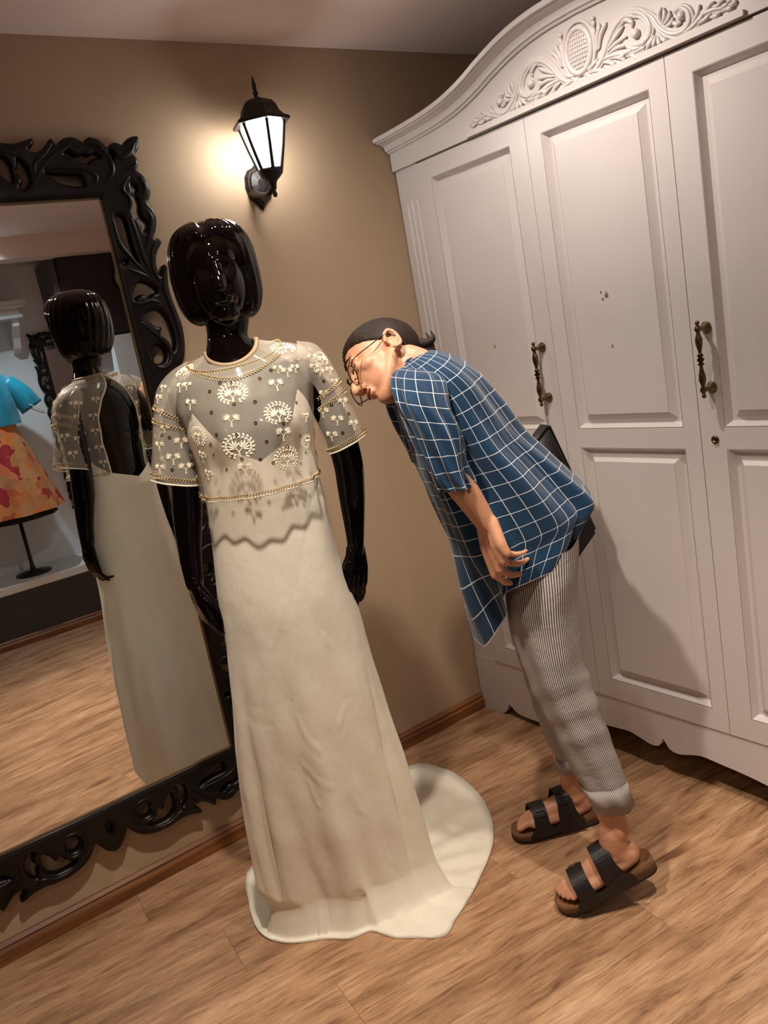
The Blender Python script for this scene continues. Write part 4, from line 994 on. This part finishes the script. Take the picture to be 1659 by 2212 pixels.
for s in (-1, 1):
    pv = sculpt(pv, hq(s * .030, .088, .008), .010, -.006, HF); pv = sculpt(pv, hq(s * .045, .07, -.055), .016, -.004, HF); pv = sculpt(pv, hq(s * .074, -.010, -.020), .008, -.003 * s, HR)
pv = sculpt(pv, hq(0, .098, -.0675), .006, -.0035, HF)
person = mo('person', (pv, pf), M['skin'], label='woman in blue windowpane shirt bending forward to study the mannequin sleeve', category='person')
# lips, brows, lashes
M['lip'] = plain('lip', srgb(150, 84, 72), .45)
for s in (-1, 1):
    mo('eyebrow', tube([hq(s * .014, .094, .022), hq(s * .030, .092, .026), hq(s * .048, .078, .020)], [.002, .0026, .0012], 6, res=8), M['hair'], person)
    mo('eyelid', tube([hq(s * .019, .0915, -.006), hq(s * .030, .0945, -.009), hq(s * .042, .0855, -.006)], [.0012, .002, .0012], 6, res=8), M['hair'], person)
mo('lips', tube([hq(-.019, .090, -.0665), hq(-.008, .0965, -.0675), hq(.008, .0965, -.0675), hq(.019, .090, -.0665)], [.001, .0028, .0028, .001], 6, res=12), M['lip'], person)
# swept-back hair with a short tail
U_ = np.linspace(0, np.pi, 44)[1:-1]; A_ = np.linspace(0, 2 * np.pi, 96, endpoint=False); Rr = []
gx = lambda u: np.interp(u, [-.075, -.05, -.02, 0, .02, .045, .065, .085, .12], [-.06, -.040, -.018, .010, .034, .060, .078, .094, .12])
for t in U_:
    row = []
    for a in A_:
        r_, f_, u_ = .0765 * math.sin(t) * math.cos(a), .098 * math.sin(t) * math.sin(a) - .012, .087 * math.cos(t) + .028
        edge = gx(u_) - f_; k = 1.0 - .10 * math.exp(-max(edge, 0) / .006) if edge > -.004 else .86
        k *= 1 + .008 * math.sin(a * 34 + 9 * math.sin(t * 3)) * (edge > .004)
        row.append(hq(r_ * k, (f_ + .012) * k - .012, (u_ - .028) * k + .028))
    Rr.append(row)
hair = mo('hair', loft(Rr, True, True, True), M['hair'], person)
tail = [tube([hq(0 + dx, -.088, -.010 + dz), hq(dx * 1.4, -.108, -.030 + dz), hq(dx * 2, -.118 + dx, -.034 + dz * 2), hq(dx * 3, -.124 + dx, -.020 + dz * 3)], [.012, .011, .006, .0012], 8, res=10) for dx, dz in ((0, 0), (.008, .004), (-.008, .003), (.003, -.006), (-.004, .008))]
mo('hair_tail', join(*tail), M['hair'], person)
# round wire glasses, slid down the nose
gl = NT('clear_lens'); gl.set((.9, .9, .92, 1), .03, 0, .5); tr = gl.add('ShaderNodeBsdfTransparent'); gs = gl.add('ShaderNodeBsdfGlossy'); gs.inputs['Roughness'].default_value = .02
mx = gl.add('ShaderNodeMixShader'); mx.inputs[0].default_value = .10; gl.l(tr.outputs[0], mx.inputs[1]); gl.l(gs.outputs[0], mx.inputs[2]); gl.l(mx.outputs[0], gl.out.inputs[0])
rims = []; lenses = []
for s in (-1, 1):
    c = np.array([s * .033, .103, -.022]); rows = []
    pts = [hq(c[0] + .025 * math.cos(a), c[1] - abs(.025 * math.cos(a) * s + .0) * .10 * (1 if s * math.cos(a) > 0 else .3), c[2] + .0215 * math.sin(a)) for a in np.linspace(0, 2 * np.pi, 30)]
    rims.append(tube(pts, .0013, 6, dome=False))
    lenses.append((np.array(pts[:-1]), [tuple(range(29))]))
    rims.append(tube([hq(s * .057, .100, -.016), hq(s * .070, .088, -.012), hq(s * .077, .03, -.006), hq(s * .078, -.008, -.002), hq(s * .074, -.026, -.016)], .0012, 6, res=16))
rims.append(tube([hq(-.009, .1035, -.014), hq(0, .108, -.011), hq(.009, .1035, -.014)], .0013, 6, res=8))
glasses = mo('glasses', join(*rims), M['wire'], person, label='round wire glasses low on the nose')
for l in lenses: mo('lens', l, gl.m, glasses, smooth=False)
mo('ear_stud', ellipsoid(hq(-.076, -.010, -.050), hax(.002, .002, .002), 8, 6), M['ring'], person)
# wedding ring on the ring finger of the left hand
_D = unit(LHD); _S = unit(LHS - _D * (LHS @ _D)); _N = unit(LHN - _D * (LHN @ _D) - _S * (LHN @ _S))
kn = Wp + _D * (.082 * 1.06 - .65 * .0095) + _S * -.0095; fd = unit(_D + _S * .06 * -.5); a0 = 1.1; dd = unit(fd * math.cos(a0) + _N * math.sin(a0)); rc = kn + dd * .018
e1 = unit(np.cross(dd, _S)); e2 = np.cross(dd, e1)
mo('finger_ring', tube([rc + (e1 * math.cos(a) + e2 * math.sin(a)) * .0088 for a in np.linspace(0, 2 * np.pi, 20)], .0012, 6, dome=False), M['ring'], person)

# ---- shirt
def arc_uv(rings):
    R = np.asarray(rings); m, n = R.shape[:2]; j = n // 4
    u = np.concatenate([[0], np.cumsum(np.linalg.norm(np.diff(R[m // 2], axis=0), axis=1))]); v = np.concatenate([[0], np.cumsum(np.linalg.norm(np.diff(R[:, j], axis=0), axis=1))])
    return np.stack(np.broadcast_arrays(u[None], v[:, None]), -1).reshape(-1, 2)
SH = [((846, 796), (906, 757), .072), ((847, 826), (942, 757), .125), ((856, 862), (985, 774), .160), ((866, 900), (1030, 806), .172), ((884, 945), (1068, 858), .176), ((905, 1005), (1112, 918), .178), ((928, 1065), (1170, 965), .182), ((950, 1125), (1226, 1014), .188), ((972, 1185), (1262, 1056), .192)]
nth = 161; th = np.linspace(0, 2 * np.pi, nth)
rings = []
for f_, b_, w in SH:
    F_, B_ = PP(*f_), PP(*b_); c, h = (F_ + B_) / 2, (F_ - B_) / 2
    sx = np.sign(np.cos(th)) * np.abs(np.cos(th)) ** .9; sy = np.sign(np.sin(th)) * np.abs(np.sin(th)) ** .8
    rings.append(c + np.outer(sx, h) + np.outer(sy * w, LP))
hem_t = np.radians([0, 14, 30, 48, 62, 80, 100, 125, 150, 168, 180]); hem_p = np.array([(1036, 1388), (1047, 1398), (1078, 1360), (1097, 1326), (1090, 1286), (1118, 1268), (1160, 1250), (1205, 1226), (1240, 1190), (1262, 1140), (1268, 1100)], float)
hp2 = cr(hem_p, 200); ht2 = cr(hem_t[:, None], 200)[:, 0]
hr_ = []
for t in th:
    tt = t if t <= np.pi else 2 * np.pi - t; px, py = np.interp(tt, ht2, hp2[:, 0]), np.interp(tt, ht2, hp2[:, 1]); w = .195 * (abs(math.sin(tt)) ** .8)
    p = PP(px, py, w)
    if t > np.pi: p = p - LP * 2 * w
    hr_.append(p)
hr_ = np.array(hr_)
for k in (.33, .66): rings.append(rings[8] * (1 - k) + hr_ * k)
rings.append(hr_)
rings = np.array(rings); m0 = len(rings); rings = np.stack([cr(rings[:, j], 90) for j in range(nth)], 1)
cen = rings.mean(1)
for i in range(90):
    v = i / 89; d = rings[i] - cen[i]; dn = d / (np.linalg.norm(d, axis=1)[:, None] + 1e-9); A = np.clip((v - .05) / .4, 0, 1)
    f = .007 * np.sin(6 * th + 7 * v + .6) + .005 * np.sin(11 * th - 9 * v) + .004 * np.sin(3 * th + 16 * v)
    f += -.020 * np.exp(-((th - (2.05 + .35 * v)) / .10) ** 2) * np.clip((v - .35) * 3, 0, 1) - .016 * np.exp(-((th - (1.0 + .5 * v)) / .09) ** 2) * np.clip((v - .45) * 3, 0, 1) * np.clip((.95 - v) * 6, 0, 1)
    f += .008 * np.exp(-((th - (1.6 + .2 * v)) / .22) ** 2)
    rings[i] += dn * (f * A)[:, None]
shirt_uv = arc_uv(rings)
shirt = mo('checked_shirt', loft(rings, False), M['plaid'], person, uvs=shirt_uv, label='navy linen shirt with thin white windowpane checks')
collar = [PP(846, 800) * (1 - a) + PP(906, 757) * a for a in (0, 1)]
cc = (collar[0] + collar[1]) / 2; ch = (collar[0] - collar[1]) / 2
mo('shirt_collar', tube([cc + ch * math.cos(a) * 1.0 + LP * .07 * math.sin(a) for a in np.linspace(0, 2 * np.pi, 30)], .007, 8, dome=False), M['plaid'], shirt, uvs=None)
SLV = [((884, 793), (914, 796), .085, .028), ((864, 796), (940, 803), .112, .050), ((850, 815), (960, 822), .140, .062), ((856, 862), (972, 876), .182, .064), ((876, 910), (988, 918), .196, .066), ((902, 970), (1000, 962), .203, .064), ((928, 1026), (1010, 1010), .208, .060), ((946, 1058), (1022, 1043), .208, .058)]
rs = []
for f_, b_, lat, w in SLV:
    F_, B_ = PP(*f_, lat), PP(*b_, lat); c, h = (F_ + B_) / 2, (F_ - B_) / 2; rs.append(c + np.outer(np.cos(th), h) + np.outer(np.sin(th) * w, LP))
rs = np.array(rs); rs = np.stack([cr(rs[:, j], 44) for j in range(nth)], 1); cs = rs.mean(1)
for i in range(44):
    v = i / 43; d = rs[i] - cs[i]; dn = d / (np.linalg.norm(d, axis=1)[:, None] + 1e-9)
    rs[i] += dn * (np.clip(v * 2, 0, 1) * (.005 * np.sin(5 * th + 5 * v) + .004 * np.sin(9 * th - 14 * v) - .010 * np.exp(-((th - 2.2) / .15) ** 2)))[:, None]
mo('sleeve', loft(rs, False), M['plaid'], shirt, uvs=arc_uv(rs))
rs2 = np.array([cs[i] - LP * 2 * ((cs[i] - P0) @ LP) + (rs[i] - cs[i]) - np.outer(2 * ((rs[i] - cs[i]) @ LP), LP) for i in range(44)])
mo('sleeve', loft(rs2, False), M['plaid'], shirt, uvs=arc_uv(rs2))

# ---- trousers
def leg(st, n=120):
    t = np.linspace(0, 2 * np.pi, n); rr = []
    for f_, b_, lat, w in st:
        F_, B_ = PP(*f_, lat), PP(*b_, lat); c, h = (F_ + B_) / 2, (F_ - B_) / 2; rr.append(c + np.outer(np.cos(t), h) + np.outer(np.sin(t) * w, LP))
    rr = np.array(rr); rr = np.stack([cr(rr[:, j], 80) for j in range(n)], 1); c = rr.mean(1)
    for i in range(80):
        v = i / 79; d = rr[i] - c[i]; dn = d / (np.linalg.norm(d, axis=1)[:, None] + 1e-9)
        kn = math.exp(-((v - .62) / .16) ** 2)
        rr[i] += dn * (.003 * np.sin(4 * t + 6 * v) + .002 * np.sin(7 * t - 11 * v) + kn * .0022 * np.sin(62 * v + 3 * np.sin(t)) + .0012 * np.sin(26 * v + 2 * t))[:, None]
    return rr
LGN = leg([((1082, 1215), (1246, 1150), .085, .105), ((1092, 1280), (1244, 1215), .09, .105), ((1106, 1345), (1244, 1300), .10, .095), ((1130, 1430), (1252, 1400), .115, .085), ((1162, 1520), (1276, 1482), .13, .075), ((1200, 1595), (1310, 1568), .145, .068), ((1242, 1678), (1342, 1655), .16, .060), ((1284, 1746), (1366, 1722), .172, .056)])
LGF = leg([((1082, 1215), (1246, 1150), -.085, .105), ((1092, 1280), (1240, 1215), -.09, .105), ((1104, 1345), (1232, 1310), -.10, .095), ((1122, 1420), (1232, 1400), -.115, .085), ((1146, 1500), (1236, 1480), -.13, .075), ((1168, 1570), (1246, 1555), -.145, .066), ((1190, 1622), (1258, 1606), -.155, .060), ((1206, 1662), (1268, 1645), -.16, .056)])
trs = mo('striped_trousers', loft(LGN, False), M['stripe'], person, uvs=arc_uv(LGN), label='cropped grey striped seersucker trousers')
mo('trouser_leg', loft(LGF, False), M['stripe'], trs, uvs=arc_uv(LGF))
for rr in (LGN, LGF):
    c = rr.mean(1); cuff = []
    for k, o in ((71, 1.005), (70, 1.03), (74, 1.035), (79, 1.04), (79, .99)): cuff.append(c[k] + (rr[k] - c[k]) * o)
    mo('cuff', loft(cuff, False), M['stripe'], trs, uvs=np.stack(np.broadcast_arrays((arc_uv(rr).reshape(80, 120, 2)[70][:, 0])[None], np.arange(5)[:, None] * .02), -1).reshape(-1, 2))

# ---- two-strap sandals
def sandal(T, H, side, label):
    o, x, y, z = foot_frame(T, H); q = lambda a, b, c: o + x * a + y * b * side + z * c
    half = [(-.012, 0), (-.008, .020), (.012, .032), (.05, .035), (.10, .034), (.15, .041), (.20, .046), (.235, .040), (.253, .024), (.258, .004)]
    other = [(.255, -.012), (.240, -.030), (.205, -.043), (.16, -.043), (.10, -.036), (.05, -.034), (.012, -.031), (-.008, -.020)]
    out = cr(np.array(half + other), 70, True); cenr = out.mean(0)
    bedz = lambda a: .020 + .010 * math.exp(-(a / .05) ** 2) - .004 * math.exp(-((a - .19) / .05) ** 2)
    R = [[q(a, b, 0.006) for a, b in out], [q(a, b, bedz(a) + .004) for a, b in out], [q(*(cenr + (np.array([a, b]) - cenr) * .96), bedz(a) + .006) for a, b in out]]
    so = mo('sandal', loft(R, True, True, False), M['cork'], person, label=label)
    R2 = [[q(*(cenr + (np.array([a, b]) - cenr) * k), bedz(a) + h) for a, b in out] for k, h in ((.965, .006), (.90, .001), (.5, .0), (.02, .0))]
    mo('footbed', loft(R2, True, False, True), M['suede'], so)
    mo('outsole', loft([[q(a, b, -.002) for a, b in out], [q(a, b, .007) for a, b in out]], True, True, True), M['rubber'], so)
    for sd in (1, -1):   # leather side joining both straps
        pl = [(.045, .010), (.215, .008), (.205, .030), (.165, .036), (.135, .034), (.075, .060), (.05, .040)]
        mo('strap_side', prism(pl, lambda u, v, d: q(u, sd * (.0475 + d), v), 0.0, .003), M['leather'], so, smooth=False)
    for a0, a1, ht, w0, w1 in ((.100, .085, .122, .046, .070), (.176, .172, .088, .042, .048)):
        rows = []
        for t in np.linspace(0, np.pi, 22):
            b = .050 * np.sign(math.cos(t)) * abs(math.cos(t)) ** .8; c = .012 + (ht - .012) * math.sin(t) ** .8; ac = a0 if math.sin(t) > .5 else a0 * math.sin(t) * 2 + a1 * (1 - math.sin(t) * 2)
            w = w0 * min(1, math.sin(t) * 1.6) + w1 * max(0, 1 - math.sin(t) * 1.6); rows.append([q(ac - w / 2, b, c), q(ac + w / 2, b, c - .004), q(ac + w / 2, b * .95, c - .008), q(ac - w / 2, b * .95, c - .004)])
        st = mo('strap', loft(rows, True, True, True), M['leather'], so, smooth=False)
        bq = lambda da, t: q(a0 + da,   .0515 * np.sign(math.cos(t)) * abs(math.cos(t)) ** .8, .013 + (ht - .012) * math.sin(t) ** .8)
        mo('buckle', tube([bq(-.013, .7), bq(.013, .7), bq(.013, 1.0), bq(-.013, 1.0), bq(-.013, .7)], .0011, 6, dome=False), M['iron'], so)
sandal(NT_ - unit(NT_ - NH_) * .0, NH_ - foot_frame(NT_, NH_)[3] * .012, -1, 'black two-strap cork sandal on the raised near foot')
sandal(FT_, FH_ - np.array([0, 0, .008]), 1, 'black two-strap cork sandal on the flat far foot')

# ---- black bag behind her
BL = -.235
bagp = [(1176, 912), (1284, 1143), (1222, 1232), (1112, 1000)]
def bagbox(pts, l0, l1, inset=0.0):
    V = [PP(*p, BL) + LP * l for l in (l0, l1) for p in pts]
    bm = bmesh.new(); vs = [bm.verts.new(v) for v in V]
    for f in ((3, 2, 1, 0), (4, 5, 6, 7), (0, 1, 5, 4), (1, 2, 6, 5), (2, 3, 7, 6), (3, 0, 4, 7)): bm.faces.new([vs[i] for i in f])
    bmesh.ops.bevel(bm, geom=list(bm.edges), offset=.008, segments=3, affect='EDGES'); return bm_vf(bm)
bag = empty('handbag', tuple(PP(1200, 1080, BL)), 'flat black leather bag held behind the bending woman', 'bag')
mo('bag_body', bagbox(bagp, -.03, .03), M['leather'], bag)
mo('flap', bagbox([(1178, 910), (1240, 1042), (1182, 1132), (1113, 998)], .029, .036), M['leather'], bag)
mo('strap', tube([PP(1150, 955, BL), PP(1090, 900, BL - .02), PP(1060, 930, BL - .02), PP(1140, 1080, BL)], .007, 8, res=20), M['leather'], bag)

# ------------------------------------------------------------------ far side of the room, seen in the mirror
M['plinth'] = plain('dark_grey_plinth', srgb(58, 52, 50), .6)
M['display'] = plain('display_white', srgb(220, 222, 222), .5, var=.02)
M['teal'] = plain('teal_silk', srgb(16, 140, 168), .4, var=.25, scale=9, sheen=.3)
M['blackcloth'] = plain('black_cloth', srgb(24, 18, 20), .8)
M['darkpanel'] = plain('dark_panel', srgb(36, 29, 28), .5)
slab('wall_front', (XL, XR, YB - .1, YB, -.08, CEIL), M['display'], kind='structure', label='white display wall reflected in the mirror')
slab('trim_1', (XL, XR, -.80, -.62, 2.285, CEIL), M['ceiling'], kind='structure', label='plain ceiling beam above the display platform')
r = empty('display_platform', (.4, -.95, 0), 'low white display platform with dark grey front, reflected in the mirror', 'platform')
mo('plinth', box(XL, XR, YB + .002, -.745, 0, .335), M['plinth'], r, smooth=False)
mo('white_top', box(XL, XR, YB + .002, -.735, .335, .385, .004), M['display'], r, smooth=False)
skirt('baseboard_front', (XR, -.745, 0.0), (XL, -.745, 0.0), (0, 1, 0), 'varnished wood skirting below the display platform')
cab = empty('tall_cabinet', (2.14, -.9, .385), 'plain white tall cabinet under the dark bulkhead in the reflection', 'cabinet')
mo('cabinet_body', box(1.82, XR, -1.08, -.76, .385, 1.775, .003), M['display'], cab, smooth=False)
for x0, x1 in ((1.825, 2.155), (2.165, 2.495)): mo('cabinet_door', box(x0, x1, -.76, -.742, .39, 1.77, .002), M['display'], cab, smooth=False)
blk = empty('bulkhead_panel', (2.05, -.95, 1.78), 'black bulkhead box under the ceiling in the mirror reflection', 'panel')
mo('bulkhead_face', box(1.60, XR, -1.14, -.745, 1.78, 2.284, .004), M['darkpanel'], blk, smooth=False)
mo('bulkhead_edge', box(1.57, 1.60, -1.14, -.79, 1.80, 2.284, .004), plain('grey_edge', srgb(96, 90, 90), .6), blk, smooth=False)
cl = empty('oval_clock', (2.0, -.742, 2.12), 'oval pale-faced clock hanging on the black bulkhead in the mirror', 'clock')
a = np.linspace(0, 2 * np.pi, 40, endpoint=False)
oval = lambda k, d: [(2.0 + .075 * k * math.cos(t), -.744 + d, 2.12 + .098 * k * math.sin(t)) for t in a]
mo('clock_rim', loft([oval(1, 0), oval(1, .012), oval(.9, .02), oval(.82, .012), oval(.82, .004)]), M['ebony'], cl)
mo('clock_face', loft([oval(.83, .004), oval(.83, .007), oval(.02, .008)], True, False, True), plain('clock_face', srgb(178, 168, 158), .6, var=.3, scale=40), cl)
mo('clock_hand', box(1.998, 2.002, -.737, -.734, 2.12, 2.175), M['blackcloth'], cl); mo('clock_hand', box(2.0, 2.035, -.737, -.734, 2.118, 2.122), M['blackcloth'], cl)
# second carved mirror, smaller, on the display wall
m2 = empty('wall_mirror', (1.745, YB + .02, 1.29), 'smaller black carved mirror on the display wall, seen in the reflection', 'mirror')
K2 = .60; fv, ff = MIRROR_VF
fv2 = np.stack([1.745 - fv[:, 0] * K2, YB + .02 + fv[:, 2] * K2, 1.29 + fv[:, 1] * K2], 1)
mo('carved_frame', (fv2, ff), M['ebony'], m2)
t2 = NT('mirror_glass'); t2.set((.9, .91, .9, 1), 0, 1.0)
mo('mirror_glass', box(1.745 - HW * K2 - .003, 1.745 + HW * K2 + .003, YB + .004, YB + .019, 1.29 - HH * K2 - .003, 1.29 + HH * K2 + .003), t2.m, m2, smooth=False)
# white moulded shelf with a scrolled bracket
sh = empty('wall_shelf', (1.12, YB, 1.95), 'white moulded wall shelf on a scrolled bracket above the teal jacket', 'shelf')
for (d, z0, z1, e) in ((.13, 2.06, 2.085, .03), (.11, 2.035, 2.06, .01), (.085, 2.00, 2.035, -.012), (.10, 1.975, 2.0, 0.0)):
    mo('moulding', box(.78, 1.38 + e, YB, YB + d + .1, z0, z1, .004), M['display'], sh, smooth=False)
mo('bracket', prism([(.0, 1.975), (.17, 1.975), (.17, 1.93), (.10, 1.86), (.07, 1.80), (.0, 1.76)], lambda u, v, d: (1.33 + d, YB + u, v), -.02, .02), M['display'], sh, smooth=False)
# dress form with teal jacket and patchwork skirt
X0, Y0 = 1.03, -.93
fm = empty('dress_form', (X0, Y0, .385), 'black dress form on the platform under the teal jacket', 'dress form')
mo('form_torso', loft([[(X0 + a_ * math.cos(t), Y0 + a_ * .7 * math.sin(t), z) for t in np.linspace(0, 2 * np.pi, 32, endpoint=False)] for z, a_ in ((1.0, .13), (1.1, .14), (1.25, .115), (1.42, .14), (1.55, .13), (1.62, .08), (1.66, .045), (1.72, .04))], True, True, True), M['gloss'], fm)
mo('form_stand', lathe([(.11, .386), (.11, .395), (.02, .41), (.012, .45), (.012, 1.01)], 20, (X0, Y0, 0)), M['iron'], fm)
def ringz(z, a_, b_, w=0.0, k=8, ph=0): return [(X0 + (a_ + w * math.sin(k * t + ph)) * math.cos(t), Y0 + (b_ + w * math.sin(k * t + ph)) * math.sin(t), z) for t in np.linspace(0, 2 * np.pi, 96, endpoint=False)]
def patch():
    t = NT('orange_patchwork'); co = t.coord(); v = t.add('ShaderNodeTexVoronoi'); v.distance = 'CHEBYCHEV'; t.l(t.mapping(co, (1, 1, 1), rot=(.5, .6, .3)), v.inputs['Vector']); v.inputs['Scale'].default_value = 16
    sp = t.add('ShaderNodeSeparateColor'); t.l(v.outputs['Color'], sp.inputs[0])
    c = t.ramp(sp.outputs[0], [(.0, srgb(224, 110, 60)), (.3, srgb(206, 150, 96)), (.5, srgb(186, 120, 74)), (.7, srgb(226, 140, 70)), (.9, srgb(170, 36, 44))])
    return t.set(c, .65)
M['patch'] = patch()
sk = mo('flared_skirt', loft([ringz(z, a_, a_ * .9, .012 * (1.36 - z) * 2, 9) for z, a_ in ((1.36, .125), (1.30, .135), (1.1, .19), (.95, .235), (.79, .285))]), M['patch'], label='orange and red patchwork flared skirt on the dress form, seen in the mirror', category='skirt', smooth=True)
mo('petticoat', loft([ringz(z, a_, a_ * .9, .006, 11) for z, a_ in ((.95, .20), (.75, .235))]), M['blackcloth'], sk)
jk = mo('teal_jacket', loft([ringz(z, a_, b_, .004, 7) for z, a_, b_ in ((1.34, .165, .125), (1.45, .158, .12), (1.58, .16, .115), (1.645, .13, .09), (1.675, .075, .065), (1.69, .058, .055))]), M['teal'], label='cropped teal silk jacket on the dress form, seen in the mirror', category='jacket')
for s in (-1, 1):
    mo('sleeve', tube([(X0 + s * .13, Y0, 1.60), (X0 + s * .20, Y0 + .01, 1.52), (X0 + s * .25, Y0 + .02, 1.42)], [.06, .07, .075], 18, dome=False, res=12), M['teal'], jk)
    mo('piping', tube([(X0 + s * .25 + .076 * math.cos(t) * .8, Y0 + .02 + .076 * math.sin(t), 1.42 + s * -.048 * math.cos(t)) for t in np.linspace(0, 2 * np.pi, 24)], .003, 6, dome=False), M['thread'], jk)
